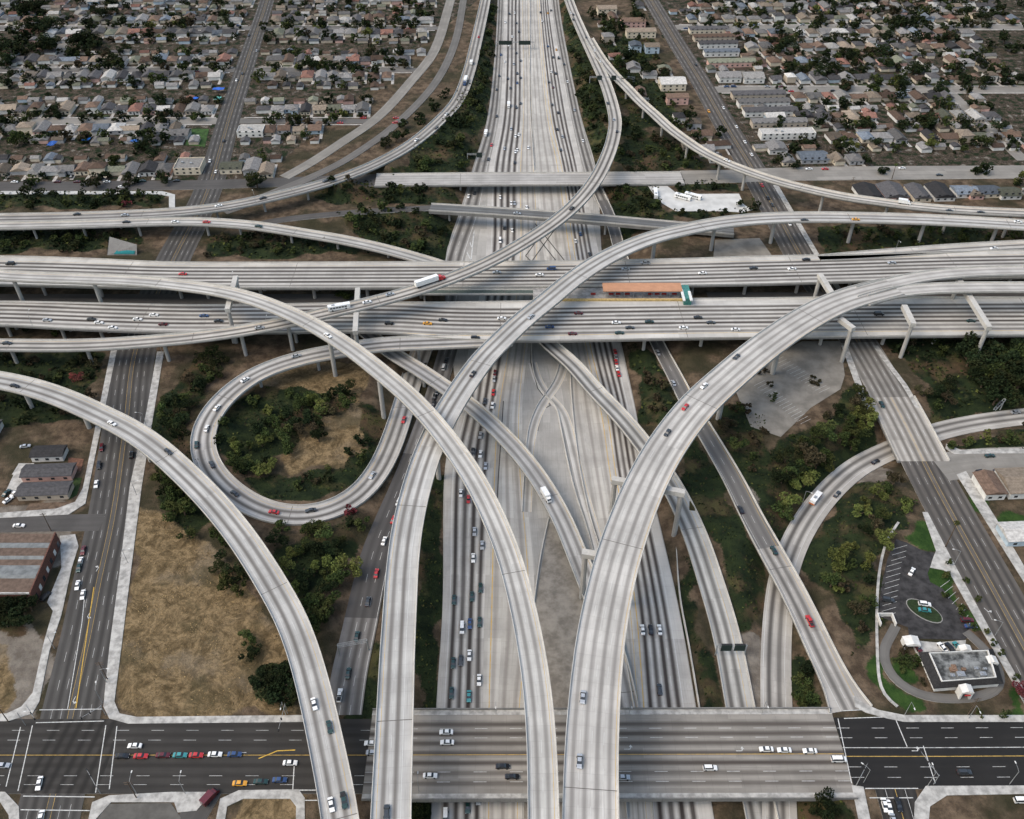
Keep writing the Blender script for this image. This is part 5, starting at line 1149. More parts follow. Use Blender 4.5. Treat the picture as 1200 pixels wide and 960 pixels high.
scatter([(0,229),(190,229),(188,243),(0,246)],26,4.5,7,{'mid-green':2,'dark':2},'in the green strip at the left edge under the far street'); scatter([(0,268),(150,266),(150,290),(0,298)],26,4.5,7,{'dark':3,'mid-green':1},'in the dark thicket between ramps at left')
scatter([(240,287),(330,274),(430,298),(300,304),(240,304)],20,4,6.5,{'mid-green':1,'brownish':2,'dark':1},'between the dipping ramp and the upper cross freeway')
scatter([(965,272),(1200,266),(1200,288),(965,296)],26,3.5,6,{'mid-green':3,'brownish':2,'dark':1},'under the right end of the central flyover')
scatter([(0,415),(115,415),(105,498),(0,495)],22,3.5,6.5,{'dark':2,'mid-green':2,'brownish':2},'above the lower left flyover, left of the boulevard')
scatter([(0,702),(45,706),(38,738),(0,735)],8,5,8,{'dark':1},'below the brick warehouse')
scatter([(18,380),(80,385),(78,396),(15,395)],7,4,6,{'mid-green':1,'dark':1},'between the cross freeway and the ramp at far left')
scatter([(396,336),(424,333),(424,350),(396,352)],4,5,6,{'mid-green':1},'between the cross freeways by the portal frame',avoid=False)
scatter([(1076,665),(1110,668),(1150,735),(1130,735)],4,2.5,4,{'mid-green':1},'on the strip behind the restaurant car park')
scatter([(1048,760),(1085,775),(1080,808),(1055,790)],8,2.5,4,{'mid-green':2,'brownish':1},'inside the drive-through loop',avoid=False)
for x,y in ((1113,661),(1132,682),(1145,704),(1156,742),(1164,755),(1174,768),(1190,795),(1146,838),(1176,840)): TREES.append((*P(x,y,0)[:2],2.4,1.2,'mid-green',random.randrange(5),'along the pavement by the restaurant'))
TREES.append((*P(407,601,0)[:2],5,.8,'crimson',2,'beside the foot of the loop ramp')); TREES.append((*P(1196,815,0)[:2],5,.8,'crimson',1,'at the restaurant corner')); TREES.append((*P(146,241,0)[:2],6,.6,'crimson',3,'in the strip at upper left'))
TREES.append((*P(90,446,0)[:2],6,.8,'crimson',3,'under the lower left flyover'))
scatter([(480,935),(508,935),(506,990),(475,990)],5,4,6,{'dark':1},'below the foreground bridge at left')
scatter([(940,935),(995,935),(1005,990),(940,990)],6,4,6,{'dark':1},'below the foreground bridge at right')
# the trees of the residential blocks
for s in SITES:
    if s[7]!='house': continue
    u,v=proj(s[0],s[1],0)
    if not(-60<u<1260 and v>-40): continue
    for k in range(random.choice((1,2,3,3,4))):
        TREES.append((s[0]+random.uniform(-7,7),s[1]+random.choice((-1,1))*random.uniform(6,24),random.choice((3.5,4.5,5.5,6.5,8,9.5))*random.uniform(.85,1.1),random.uniform(.8,1.1),random.choices(['dark','mid-green','brownish','yellow-green'],[8,3,1,.4])[0],random.randrange(7),'res'))
for (x,y,s) in ((50,40,22),(60,60,20),(105,55,16),(30,20,18),(8,75,16),(915,62,17),(1070,28,14),(930,50,12),(1180,95,16),(1090,150,17),(1080,148,14),(1195,55,14),(62,138,13),(165,178,13),(97,50,15),(20,55,15),(1096,130,10),(870,65,9),(1007,70,12),(192,138,9),(1036,203,8),(1148,202,11),(930,178,12),(918,190,10),(948,172,12),(712,45,16),(760,85,14),(740,70,12),(750,20,14)):
    for j in range(3): TREES.append((*(P(x,y,0)[:2]+np.array([random.uniform(-.4,.4),random.uniform(-.5,.5)])*s),s*random.uniform(.5,.75),random.uniform(.7,1),'dark',random.randrange(5),'res'))
for k in range(70):
    x,y=random.uniform(0,170),random.uniform(0,95)
    if random.random()<.75-y/180: TREES.append((*P(x,y,0)[:2],random.uniform(8,14),.8,'dark',random.randrange(5),'res'))
for k in range(50): TREES.append((*P(random.uniform(960,1200),random.uniform(0,110),0)[:2],random.uniform(7,13),.8,'dark',random.randrange(5),'res'))
def tsize(t):
    u,v=proj(t[0],t[1],2); return t[2]*(v+430) if (-30<u<1230 and -10<v<975) else 0
TREES.sort(key=tsize,reverse=True)
def resz(x,y):
    u,v=proj(x,y,0)
    if u<560:
        side='left of left boulevard' if x<LSx(y) else 'right of left boulevard'; L_=[wy(217)]+RES_L
    else:
        side='at upper right' if x>RSx(y) else 'by the flyovers'; L_=[wy(205)]+RES_R
    i=sum(1 for q in L_ if q<y)-1
    return f'{nth(max(0,i))} block up, {side}'
n_ind=299; head=[t for t in TREES[:n_ind]]; tailt=TREES[n_ind:]
cnt={}; key=lambda t:(('big ' if t[2]>6.5 else 'small ' if t[2]<4.2 else '')+t[4], t[6] if t[6]!='res' else resz(t[0],t[1]))
for t in head: cnt[key(t)]=cnt.get(key(t),0)+1
seen_={}
for t in sorted(head,key=lambda t:proj(t[0],t[1],0)[0]):
    x,y,s,asp,sp,v,_=t; k=key(t); i=seen_.get(k,0); seen_[k]=i+1
    if cnt[k]>1: lab=f'{nth(i)} from left, {k[0]} tree {k[1]}'
    else: lab=f'the one {k[0]} tree {k[1]}'
    z=gz(x,y); r=empty('broadleaf_tree',(x,y,z),random.uniform(0,6.28),label=lab,cat='tree',group='trees and tall bushes')
    o=link('trunk',TR[v%3],r); o.scale=(s,s,s*.45)
    o=link('crown',CR[v],r); o.location=(0,0,s*.5*asp+.1*s); o.scale=(s*.62,s*.62,s*.62*asp); 
    o.material_slots[0].link='OBJECT'; o.material_slots[0].material=FOL[sp]
Vs=[];mi=[]; fk=list(FOL)
for t in tailt:
    x,y,s,asp,sp,v,_=t
    V=CRF[v%6].copy(); a=random.uniform(0,6.28); c,sn=math.cos(a),math.sin(a)
    V=np.stack([V[...,0]*c-V[...,1]*sn,V[...,0]*sn+V[...,1]*c,V[...,2]*asp],-1)*s*.62
    V+=np.array([x,y,(-.12 if t[6]=='res' else gz(x,y))+s*.5*asp]); Vs.append(V); mi.append(np.full(len(V),fk.index(sp)))
if Vs: link('distant_trees',quad_mesh('distant_trees',np.concatenate(Vs),[FOL[k] for k in fk],np.concatenate(mi)),label='mass of small trees between the far houses',cat='trees',kind='stuff')
# ground cover on the banks
Vs=[]; zt=[]
for k,(zone,dens,sz,matk) in enumerate((('ivy',.42,(.35,.8),0),)):
    for poly in ZONES[zone]:
        pw=polyw(poly,-2); lo,hi=pw.min(0),pw.max(0); ar=abs(np.sum(pw[:,0]*np.roll(pw[:,1],-1)-np.roll(pw[:,0],-1)*pw[:,1])/2)
        n=int(min(9000,(hi[0]-lo[0])*(hi[1]-lo[1])*dens*(1.0 if pw[:,1].mean()<330 else .5)))
        x=RNG.uniform(lo[0],hi[0],n); y=RNG.uniform(lo[1],hi[1],n); m_=inside(wob(x,y),wob(y,x),pw); x,y=x[m_],y[m_]
        ok=np.ones(x.shape,bool)
        for q in (bed,FL,F11,F10,F6,F7R,LS,RS,F12,F9,RA,RB,BR2,colR,colL,lane,F5,F8):
            d,hh=q.dist(x,y); ok&=~((d<.9)&(hh<1.5))
        x,y=x[ok],y[ok]; z=ground_z(x,y)
        big=.8 if pw[:,1].mean()<330 else 1.5
        keep=np.sin(x*.35+np.sin(y*.2)*2)+np.sin(y*.4+x*.1)+RNG.normal(size=x.shape)*.6>-.9; x,y,z=x[keep],y[keep],z[keep]
        S=RNG.uniform(*sz,len(x))*big
        Vs.append(quads('g',np.stack([x,y,z+S*.45*RNG.uniform(.3,1.6,len(x))],1),S,None,.8))
V=np.concatenate(Vs); link('ground_ivy',quad_mesh('ground_ivy',V,[F_DK,F_MD,F_BR,F_OL],RNG.choice([0,1,2,3],len(V),p=[.5,.33,.11,.06])),label='low ivy and scrub covering the banks and verges',cat='ground cover',kind='stuff')
# dry grass tufts
pw=polyw(ZONES['dry'][0],0); lo,hi=pw.min(0),pw.max(0); n=9000
x=RNG.uniform(lo[0],hi[0],n); y=RNG.uniform(lo[1],hi[1],n); m_=inside(wob(x,y),wob(y,x),pw); x,y=x[m_],y[m_]; k_=np.sin(x*.22+2*np.sin(y*.13))+np.sin(y*.3+1.7*np.sin(x*.17))>.1; x,y=x[k_],y[k_]
M_tuft=simple('straw',(.27,.19,.09),.5,.2); link('dry_grass',quad_mesh('dry_grass',quads('g',np.stack([x,y,np.full(len(x),-.05)],1),RNG.uniform(.12,.34,len(x)),None,.2),[M_tuft]),label='tufts of dry straw-coloured grass on the empty field',cat='grass',kind='stuff')
# palms
def palm(px,py,h,label,r=1.6):
    q=P(px,py,0); g=gz(q[0],q[1]); root=empty('palm_tree',(q[0],q[1],g),label=label,cat='palm')
    m=MB(); m.tube([(0,0,-.3),(.05,0,h*.5),(.0,.1,h)],[.28,.2,.16],7); m.build('trunk',[M_bark],root)
    m=MB()
    for k in range(26):
        a=k*2.4; e=random.uniform(-.5,.9); c,s=math.cos(a),math.sin(a); L=r*random.uniform(.8,1.2)
        p0=np.array([0,.1,h]); p1=p0+np.array([c*L*.55,s*L*.55,e*.8]); p2=p0+np.array([c*L,s*L,e*.8-.9]); n=np.array([-s,c,0])*.22
        m.add([p0-n*.3,p0+n*.3,p1+n,p1-n,p2],[(0,1,2,3),(3,2,4)])
    m.build('fronds',[F_MD],root)
palm(1108,641,15,'tall thin palm leaning over the right boulevard by the restaurant'); palm(1097,135,14,'palm tree in the second right block near the corner'); palm(1130,118,13,'thin palm beside the slanting far right street'); palm(880,246,8,'short palm at the corner of the bus yard'); palm(1045,210,11,'palm beside the far right street',1.8)
# ================================================================ vehicles
def paint(name,c,metal=.2):
    b=NB(name,.32,.5); b.b.inputs['Metallic'].default_value=metal; b.b.inputs['Coat Weight'].default_value=.5; b.b.inputs['Coat Roughness'].default_value=.1
    b.col(b.mix(b.ss(b.noise(b.obj(),1.5,3),.4,.6),tuple(x*.85 for x in c),c)); return b.m
PC={'white':(.78,.78,.76),'silver':(.42,.44,.46),'black':(.014,.014,.016),'dark green':(.015,.05,.045),'dark grey':(.045,.05,.055),'red':(.45,.02,.02),'maroon':(.11,.012,.018),'blue':(.03,.07,.18),'teal':(.05,.28,.28),'yellow':(.65,.30,.02),'orange':(.6,.15,.02)}
PM={k:paint('car_paint_'+k.replace(' ','_'),v,.0 if k in('white','red','yellow','orange') else .3) for k,v in PC.items()}
CK={'W':'white','S':'silver','K':'black','G':'dark green','D':'dark grey','R':'red','M':'maroon','B':'blue','T':'teal','Y':'yellow','O':'orange'}
M_tyre=simple('tyre_rubber',(.02,.02,.02),.1,3); M_lamp=simple('headlight_glass',(.6,.6,.58),.1,3,.2,.5); M_tail=simple('tail_light_red',(.3,.01,.01),.1,3,.3)
# side profiles: body (x,z) and cabin (x bottom/top), width
def car_body(kind):
    w_=.9
    if kind=='sedan': L=2.35; pr=[(-L,.35),(-L,.85),(-1.95,.98),(-1.2,1.0),(1.05,.98),(1.95,.82),(L,.68),(L,.35)]; cab=(-1.55,-.85,.45,1.15,1.0,1.42)
    if kind=='suv': L=2.35; pr=[(-L,.4),(-L,1.05),(-1.9,1.12),(1.1,1.1),(2.0,.98),(L,.85),(L,.4)]; cab=(-2.25,-1.95,.55,1.15,1.1,1.75)
    if kind=='van': L=2.6; pr=[(-L,.35),(-L,1.1),(1.5,1.1),(2.3,.95),(L,.75),(L,.35)]; cab=(-2.55,-2.45,.95,1.7,1.1,1.95); w_=.98
    if kind=='pickup': L=2.7; pr=[(-L,.45),(-L,1.05),(-.6,1.05),(1.2,1.05),(2.4,.95),(L,.8),(L,.45)]; cab=(-.75,-.55,.7,1.25,1.05,1.72); w_=.95
    m=MB(); n=len(pr)
    v=[]
    for i,(x,z) in enumerate(pr):
        for s_,ins in ((-1,.0),(1,.0)):
            t=w_-(.12 if z>.8 else .0)-(.1 if abs(x)>L-.05 else 0); v.append((x,s_*t,z))
    m.add(v,[(2*i,2*i+1,2*((i+1)%n)+1,2*((i+1)%n)) for i in range(n)]+[tuple(2*i for i in range(n)),tuple(2*i+1 for i in range(n-1,-1,-1))])
    a,b_,c_,d_,z0,z1=cab; w0,w1=w_-.12,w_-.3
    z0-=.02
    m.add([(b_,-w1,z1),(c_,-w1,z1),(c_,w1,z1),(b_,w1,z1)],[(0,1,2,3)])            # roof
    if kind=='pickup': m.box(-2.5,-.9,-.72,.72,1.06,1.07,1)
    for s_ in (-1,1):  # pillars
        m.add([((a+b_)/2-.1,s_*(w0-.02),z0),((a+b_)/2+.3,s_*(w0-.02),z0),(b_+.25,s_*(w1+.01),z1),(b_,s_*(w1+.01),z1)],[(0,1,2,3)])
    P_=[]
    P_.append(('windshield',[(c_,-w1,z1-.01),(d_,-w0,z0),(d_,w0,z0),(c_,w1,z1-.01)]))
    P_.append(('rear_window',[(b_,w1,z1-.01),(a,w0,z0),(a,-w0,z0),(b_,-w1,z1-.01)]))
    for s_ in (-1,1): P_.append(('side_window',[(b_,s_*w1,z1-.01),(a,s_*w0,z0),(d_,s_*w0,z0),(c_,s_*w1,z1-.01)]))
    return m,P_,L,w_
CARS={}
for kind in ('sedan','suv','van','pickup'):
    m,P_,L,w_=car_body(kind)
    bodym=m.mesh('body',[PM['white'],M_dark])
    gl=[]
    for nm,q in P_:
        g=MB(); g.add(q,[(0,1,2,3)]); gl.append((nm,g.mesh(nm,[M_glass])))
    g=MB(); g.tube([(0,-.11,0),(0,.11,0)],[.33,.33],10); wh=g.mesh('wheel',[M_tyre])
    whp=[(x,y,.33) for x in (-L*.6,L*.62) for y in (-w_+.1,w_-.1)]
    g=MB(); g.box(L-.02,L+.02,-.15,.15,.6,.72); hl=g.mesh('headlight',[M_lamp]); g=MB(); g.box(-L-.02,-L+.02,-.15,.15,.7,.82); tl=g.mesh('tail_light',[M_tail])
    mm=MB(); mm.v=list(m.v);mm.f=list(m.f);mm.m=list(m.m);mm.uv=list(m.uv);mm.n=m.n
    for nm,q in P_: mm.add(q,[(0,1,2,3)],2)
    for (x,y,z) in whp: mm.tube([(x,y-.11,z),(x,y+.11,z)],[.33,.33],8,3)
    simplem=mm.mesh('small_car',[PM['white'],M_dark,M_glass,M_tyre])
    CARS[kind]=(bodym,gl,wh,whp,hl,tl,simplem,L,w_)
VEH=[]   # road, px,py,colour,kind
def V_(road,spec,kd=None):
    for t in spec.split():
        a=t.split(','); k={'v':'van','p':'pickup','u':'suv'}.get(a[3] if len(a)>3 else '', 'sedan'); VEH.append((road,float(a[0]),float(a[1]),CK[a[2]],k))
V_('mainL','540,578,W 549,585,R 556,623,S 565,639,S 554.5,654,W 563,689,G 553,699,G 532,703,G 541.5,736,W,v 550.5,731,B 562,729,G 531,777,G 540,774,D 550,768,W 561.5,797,W 529,812,G 549.5,816,T 580,437,M 579,444,S 578,460,R 568,470,D 577,475,W 563,510,S 554,529,D 563,532,W 569,546,S 548,945,G 561,935,S 522,957,W,v')
V_('mainL','605,126,D,u 591,174,S 599,151,S 604,160,W 609,159,W 604,178,W 608,177,W 603,191,K 610,121,D 586,231,W 599,238,W 603,238,S 600,270,W 591,267,D 586,282,W,v 603,15,W 597,16,D 605,27,K 590,26,W 608,37,D 600,43,W 596,53,W 605,62,K 586,72,W 610,71,D 606,86,D 611,91,K 606,97,B 598,103,D 589,49,K 602,75,S 595,92,K')
V_('colL','582,136,D 581,172,R 573,187,D 549,230,W 556,226,D 588,64,B 585,89,D 582,105,D')
V_('innL','619,173,W 617,243,W')
V_('FL','467,588,W 461,609,R 450,634,W 441,672,R 431,705,D 418,746,G 408,789,G 398,815,W,p 520,430,W,v 523,422,D 509,465,D 508,473,D 512,459,S')
V_('mainR','753,738,W 762.5,738,K 773,738,W 773,808,D 721,412,R 722,418,S 722,424,R 723,431,W 725,438,R 680,274,B 674.5,283,W 691,298,D 647,123,D 654,132,K 653,152,K 659,160,S 657,176,D 633,15,K 647,12,K 642,15,Y 635,25,W 642,54,B 652,58,Y 648,67,D 646,84,W 651,86,K 643,96,K 648,102,M 657,68,K,v')
V_('colR','673,129,S 683,165,W 665,96,W 661,75,D')
V_('F5','667,17,W 672,17,D 687,44,K 698,59,W 705,71,W 672,24,D 712,121,D 719,140,S 723,154,K 670,244,K 457,345,S 430,354,W 304,384,S 8,402,D')
V_('F12','561,43,R 523,134,W 512,153,K 488,164,W 256,241,W 308,232,K 382,212,D 146,252,S 90,251,K')
V_('F9','148,260,K 205,260,W 242,260,R 303,265,G')
V_('E1','12,309,K,v 214,321,R 646,315,B,v 632,322,W 582,319,S 823,320,W 756,308,S,p 733,315,S 883,314,D 928,315,W 945,304,K 1045,308,S')
V_('E1r','1165,291,W')
V_('E2','180,369,W 161,374,W 117,378,W 107,374,D 136,384,W 191,380,M 239,370,B 55,375,S 256,376,D 456,379,K,u 501,379,Y 519,375,K 588,373,W 678,367,M 644,383,B 671,391,M 722,378,W 738,384,D 761,377,G 726,390,G 801,384,W 818,372,K 833,378,D 862,386,W 1030,368,K,v 1138,376,G')
V_('F6','347,417,S 287,445,W 254,478,W 242,502,W 230,521,G 248,544,D 275,578,D 321,600,R 364,598,D 473,492,R 436,557,S 557,396,K,u')
V_('F1','17,452,K 131,496,W 197,529,D 368,825,W 386,852,G 388,943,W 403,938,G,p')
V_('F2','554,438,K 622,371,S 943,258,K 1003,257,Y 1193,260,W 453,952,D')
V_('F3','384,393,W')
V_('F4','863,418,D 825,452,W 803,477,R 782,507,D 683,817,S 679,892,S')
V_('F8','1113,247,D 1150,249,K 852,188,W')
V_('F11','907,645,G 863,598,K 949,728,R,p 771,413,S 788,450,S')
V_('F10','981,579,D 1026,541,K 1190,483,S')
V_('LS','114,524,M,u 111,543,K,u 106,564,W 154,533,K,u 90,641,M 87,652,W 85,666,G 91,685,W 97,697,W 284,86,D 290,40,D 277,94,W 253,201,W 246,188,W 300,62,S 262,165,K 46,918,W 48,958,W')
V_('IMP','158,874,W 143,886,K 165,886,R 191,885,M 211,885,T 230,885,R 252,884,W 275,884,B 340,894,W 281,918,Y 307,916,G 329,914,B 3,897,S')
V_('IMPB','523,858,W 524,870,W 435,871,W 504,909,W 589,898,K 600,910,K 730,911,S 898,878,W 919,879,W 949,880,W 983,890,W,v 832,900,W,u 437,882,S')
V_('IMPR','1130,905,D,u')
V_('SS3','1028,943,W 1042,946,W 1053,943,K 1047,962,S')
V_('RS','1035,477,G 832,133,Y 893,217,R 847,125,W 862,147,W 872,165,W 880,180,W 905,240,D 925,262,W 815,75,K 900,232,K')
V_('SS2','1149,553,K,u 1170,553,D 1160,534,G')
V_('TS_L','142,219,W 17,213,W 67,213,M 90,213,M 167,212,G 207,211,K 296,210,K 125,213,W')
V_('TS_R','967,198,R 948,198,W 1057,197,W 1100,205,D')
V_('SS1','22,616,W')
V_('BR2','606,250,S')
DIR={'mainR':-1,'innR':-1,'colR':-1,'FL':-1,'F11':-1,'E1':-1,'F3':1,'F6':-1,'F12':-1,'F9':1,'E1r':-1,'F10':-1}
for (px,py,cc,an,k) in ((1068,671,'white',.9,'sedan'),(1083,709,'white',-.15,'suv'),(1083,716,'teal',-.15,'sedan'),(1133,728,'maroon',0,'suv'),(1137,735,'blue',0,'sedan'),(1040,704,'dark grey',-.2,'suv'),(1074,759,'maroon',1.9,'sedan'),(1104,760,'white',1.9,'sedan'),(1113,760,'black',1.9,'sedan'),(1122,759,'teal',1.9,'sedan'),(1130,763,'black',1.9,'suv'),
    (8,579,'dark green',1.3,'sedan'),(10,587,'white',1.0,'sedan'),(18,579,'white',1.2,'sedan'),(54,700,'black',1.2,'suv'),(1197,939,'white',0,'van'),(30,524,'silver',.2,'sedan'),(850,305,'silver',1,'van')):
    VEH.append((None,px,py,cc,k,an))
# parked along residential streets
for yy in RES_L[:4]:
    for k in range(11):
        x=random.uniform(P(0,200,0)[0]*1.8,-80); 
        if abs(x-LSx(yy))<12: continue
        VEH.append(('@',x,yy+random.choice((-4.6,4.6)),random.choice(list(PC)[:8]),random.choice(['sedan','suv','sedan']),0))
for yy in RES_R[:3]:
    for k in range(9):
        x=random.uniform(RSx(yy)+14,330); VEH.append(('@',x,yy+random.choice((-5,5)),random.choice(list(PC)[:8]),random.choice(['sedan','suv','sedan']),0))
for s_ in [q for q in SITES if q[7]=='house']:
    u_,v_=proj(s_[0],s_[1],0)
    if 120<v_<235 and 0<u_<1200 and random.random()<.38 and len(VEH)<395:
        VEH.append(('@',s_[0]+5.2*random.choice((1,-1))*.95,s_[1]+random.uniform(-3,3)-9*(1 if abs(s_[2])<1 else -1),random.choice(['white','white','silver','black','dark grey','red','blue','dark green']),random.choice(['sedan','suv','sedan','van']),1.57))
def looklabel(rows):
    """give every vehicle of one look on one road its own place in the order"""
    out={}; grp={}
    for i,(look,road,x,y) in enumerate(rows): grp.setdefault((look,road),[]).append(i)
    for (look,road),ix in grp.items():
        dx=max(rows[i][2] for i in ix)-min(rows[i][2] for i in ix); dy=max(rows[i][3] for i in ix)-min(rows[i][3] for i in ix)
        horiz=dx>dy*1.2; ix=sorted(ix,key=lambda i:rows[i][2] if horiz else -rows[i][3])
        for k,i in enumerate(ix):
            out[i]=f'{look}, {road}' if len(ix)==1 else f'{look}, {nth(k)} from {"left" if horiz else "bottom"}, {road}'
    return out
RD={'mainL':'freeway lanes left of the median','mainR':'freeway lanes right of the median','colL':'leftmost side lanes of the far freeway','colR':'rightmost side lanes of the far freeway','innL':'pale inner freeway lanes','FL':'slip road left of the freeway','F5':'flyover with the red lorry','F12':'upper left curving ramp','F9':'dipping ramp at upper left','E1':'upper cross freeway','E1r':'slip lane at the right edge','E2':'lower cross freeway','F6':'loop ramp','F1':'lower left flyover','F2':'long central flyover','F3':'narrowest flyover','F4':'widest flyover','F8':'slender flyover at upper right','F11':'diagonal slip road','F10':'curving sunken ramp','LS':'left boulevard','IMP':'foreground street left of the bridge','IMPB':'wide foreground bridge','IMPR':'dark street at lower right','SS3':'side street at bottom right','RS':'right boulevard','SS2':'wide side street at right','TS_L':'far street at upper left','TS_R':'far street at upper right','SS1':'side street by the warehouse','BR2':'narrow bridge'}
recs=[]
for t in VEH:
    rk,px,py,cc,kd=t[:5]
    if rk=='@': x,y=px,py; pos=(x,y,-.02+.0); u,v=proj(x,y,0); ang=t[5] or (0 if random.random()<.5 else math.pi); desc=(('in a drive' if t[5] else 'parked kerbside') + ', ' + resz(x,y)); pos=(x,y,.02)
    elif rk is None: p=P(px,py,.05); pos=tuple(p); ang=t[5]; desc='parked by the restaurant' if px>1000 and py>600 else 'parked off the road'; u,v=px,py
    else:
        r=Road.ALL[rk]; i=r.nearest_px(px,py); hgt=r.p[i,2]+.03; p=P(px,py,hgt+.6); d=p[:2]-r.p[i,:2]; lat=float(np.clip(np.dot(d,r.nrm[i]),-r.w[i]/2+1.5,r.w[i]/2-1.5)); lon_=float(np.dot(d,r.t[i]))
        xy=r.p[i,:2]+r.nrm[i]*lat+r.t[i]*np.clip(lon_,-3,3); pos=(xy[0],xy[1],hgt); dr=DIR.get(rk,1)
        if rk=='IMP' or rk=='IMPB' or rk=='IMPR': dr=-1 if py<881 else 1
        if rk in('LS','RS','TS_L','TS_R','SS3'): dr=1 if lat>0 else -1
        ang=math.atan2(r.t[i][1],r.t[i][0])+(math.pi if dr<0 else 0); desc='on the '+RD[rk]; u,v=px,py
        pass
    recs.append((f'{cc} {kd}',desc,u,v,pos,ang,cc,kd,rk))
labs=looklabel([(a,b_,c_,d_) for a,b_,c_,d_,*_ in recs])
def slope(rk,pos,ang): return 0
for i,(look,desc,u,v,pos,ang,cc,kd,rk) in enumerate(recs):
    bodym,gl,wh,whp,hl,tl,sm,L,w_=CARS[kd]; lab=labs[i]
    nm={'sedan':'car','suv':'car','van':'van','pickup':'pickup_truck'}[kd]; cat={'sedan':'car','suv':'car','van':'van','pickup':'pickup truck'}[kd]
    if v<260:
        o=link(nm,sm,None,pos,ang,label=lab,cat=cat,group='vehicles '+desc); omat(o,PM[cc]); continue
    r=empty(nm,pos,ang,label=lab,cat=cat,group='vehicles '+desc)
    o=link('body',bodym,r); omat(o,PM[cc])
    for n_,g in gl: link(n_,g,r)
    for q in whp: link('wheel',wh,r,q)
    if v>400:
        for y_ in (-.6,.6): link('headlight',hl,r,(0,y_,0)); link('tail_light',tl,r,(0,y_,0))
# lorries and buses
def on(rk,px,py,dr=1):
    r=Road.ALL[rk]; i=r.nearest_px(px,py); h=r.p[i,2]+.04; p=P(px,py,h+1); d=p[:2]-r.p[i,:2]; lat=float(np.clip(np.dot(d,r.nrm[i]),-r.w[i]/2+1.7,r.w[i]/2-1.7)); xy=r.p[i,:2]+r.nrm[i]*lat
    return (xy[0],xy[1],h),math.atan2(r.t[i][1],r.t[i][0])+(math.pi if dr<0 else 0)
def wheels(root,xs_,w_=1.1,r_=.5):
    m=MB(); m.tube([(0,-.15,0),(0,.15,0)],[r_,r_],10); me=m.mesh('wheel',[M_tyre])
    for x in xs_:
        for s_ in (-1,1): link('wheel',me,root,(x,s_*w_,r_))
def lorry(pos,ang,cabc,boxc,label,L=14,rz=True,name='lorry'):
    root=empty(name,pos,ang,label=label,cat='lorry')
    m=MB(); m.box(-L/2-2,L/2-2.6,-1.28,1.28,1.15,3.9); m.build('trailer',[PM[boxc]],root)
    m=MB(); m.box(-L/2-1.6,L/2-3,-.5,.5,.75,1.149); m.build('chassis',[M_dark],root)
    m=MB(); x0=L/2-2.2
    m.add([(x0,-1.15,.5),(x0,1.15,.5),(x0+4,1.0,.5),(x0+4,-1.0,.5),(x0,-1.15,2.9),(x0,1.15,2.9),(x0+1.9,1.1,2.8),(x0+1.9,-1.1,2.8),(x0+2.3,1.05,1.75),(x0+2.3,-1.05,1.75),(x0+4,.95,1.55),(x0+4,-.95,1.55)],
      [(4,5,6,7),(0,1,5,4),(6,8,9,7),(8,10,11,9),(10,2,3,11),(1,2,10,8,6,5),(0,4,7,9,11,3)]); m.build('cab',[PM[cabc]],root)
    m=MB(); m.add([(x0+1.93,-1,2.7),(x0+1.93,1,2.7),(x0+2.32,.95,1.8),(x0+2.32,-.95,1.8)],[(0,1,2,3)]); m.build('windshield',[M_glass],root)
    wheels(root,(x0+3.1,x0-.3,x0+.8,-L/2-.8,-L/2+.5))
def bus(pos,ang,c,label,L=11.5,name='bus',stripe_=False,h=3.0):
    root=empty(name,pos,ang,label=label,cat=name.replace('_',' '))
    m=MB(); m.box(-L/2,L/2,-1.25,1.25,.45,h); m.build('body',[PM[c]],root)
    for s_ in (-1,1):
        for k in range(int(L//1.5)-1):
            x=-L/2+1+k*1.5; g=MB(); g.box(x,x+1.2,s_*1.262-.01,s_*1.262+.01,1.5,2.4); g.build('window',[M_glass],root)
    m=MB(); m.box(L/2-.01,L/2+.02,-1.1,1.1,1.3,2.5); m.build('windshield',[M_glass],root)
    m=MB(); m.box(-L/2+2,-L/2+3.6,-.6,.6,h+.002,h+.25); m.build('roof_unit',[M_metal],root)
    if name=='shuttle_bus':
        for x in (-L/2-.02,L/2-1.2): m=MB(); m.box(x,x+1.22,-1.27,1.27,.5,1.25); m.build('bumper_panel',[PM['orange']],root)
    wheels(root,(-L/2+2.2,L/2-2.3))
def truck(pos,ang,cab,box,label,L=7.5):
    root=empty('box_truck',pos,ang,label=label,cat='truck')
    m=MB(); m.box(-L/2,L/2-2,-1.2,1.2,.8,3.1); m.build('cargo_box',[PM[box]],root)
    m=MB(); x0=L/2-1.9; m.add([(x0,-1,.45),(x0,1,.45),(L/2,1,.45),(L/2,-1,.45),(x0,-1,2.2),(x0,1,2.2),(x0+1,.95,2.15),(x0+1,-.95,2.15),(L/2,.95,1.3),(L/2,-.95,1.3)],[(4,5,6,7),(6,8,9,7),(8,2,3,9),(1,2,8,6,5),(0,4,7,9,3),(0,1,5,4)]); m.build('cab',[PM[cab]],root)
    m=MB(); m.add([(x0+1.03,-.9,2.1),(x0+1.03,.9,2.1),(L/2-.1,.9,1.45),(L/2-.1,-.9,1.45)],[(0,1,2,3)]); m.build('windshield',[M_glass],root); wheels(root,(-L/2+1.4,L/2-1),1.0,.42)
lorry(*on('F5',508,329,1),'red','white','articulated lorry with red cab and white trailer on the flyover'); bus(*on('F5',395,361,1),'white','white coach following the small white car on the flyover')
truck(*on('F7',643,586,1),'white','white','white delivery truck alone on the low ramp left of the median'); truck(*on('F8',1058,237,1),'white','white','white box truck on the slender flyover at upper right')
bus(*on('F10',957,583,-1),'white','off-white shuttle bus with orange ends on the curving sunken ramp',7.5,'shuttle_bus',h=2.8)
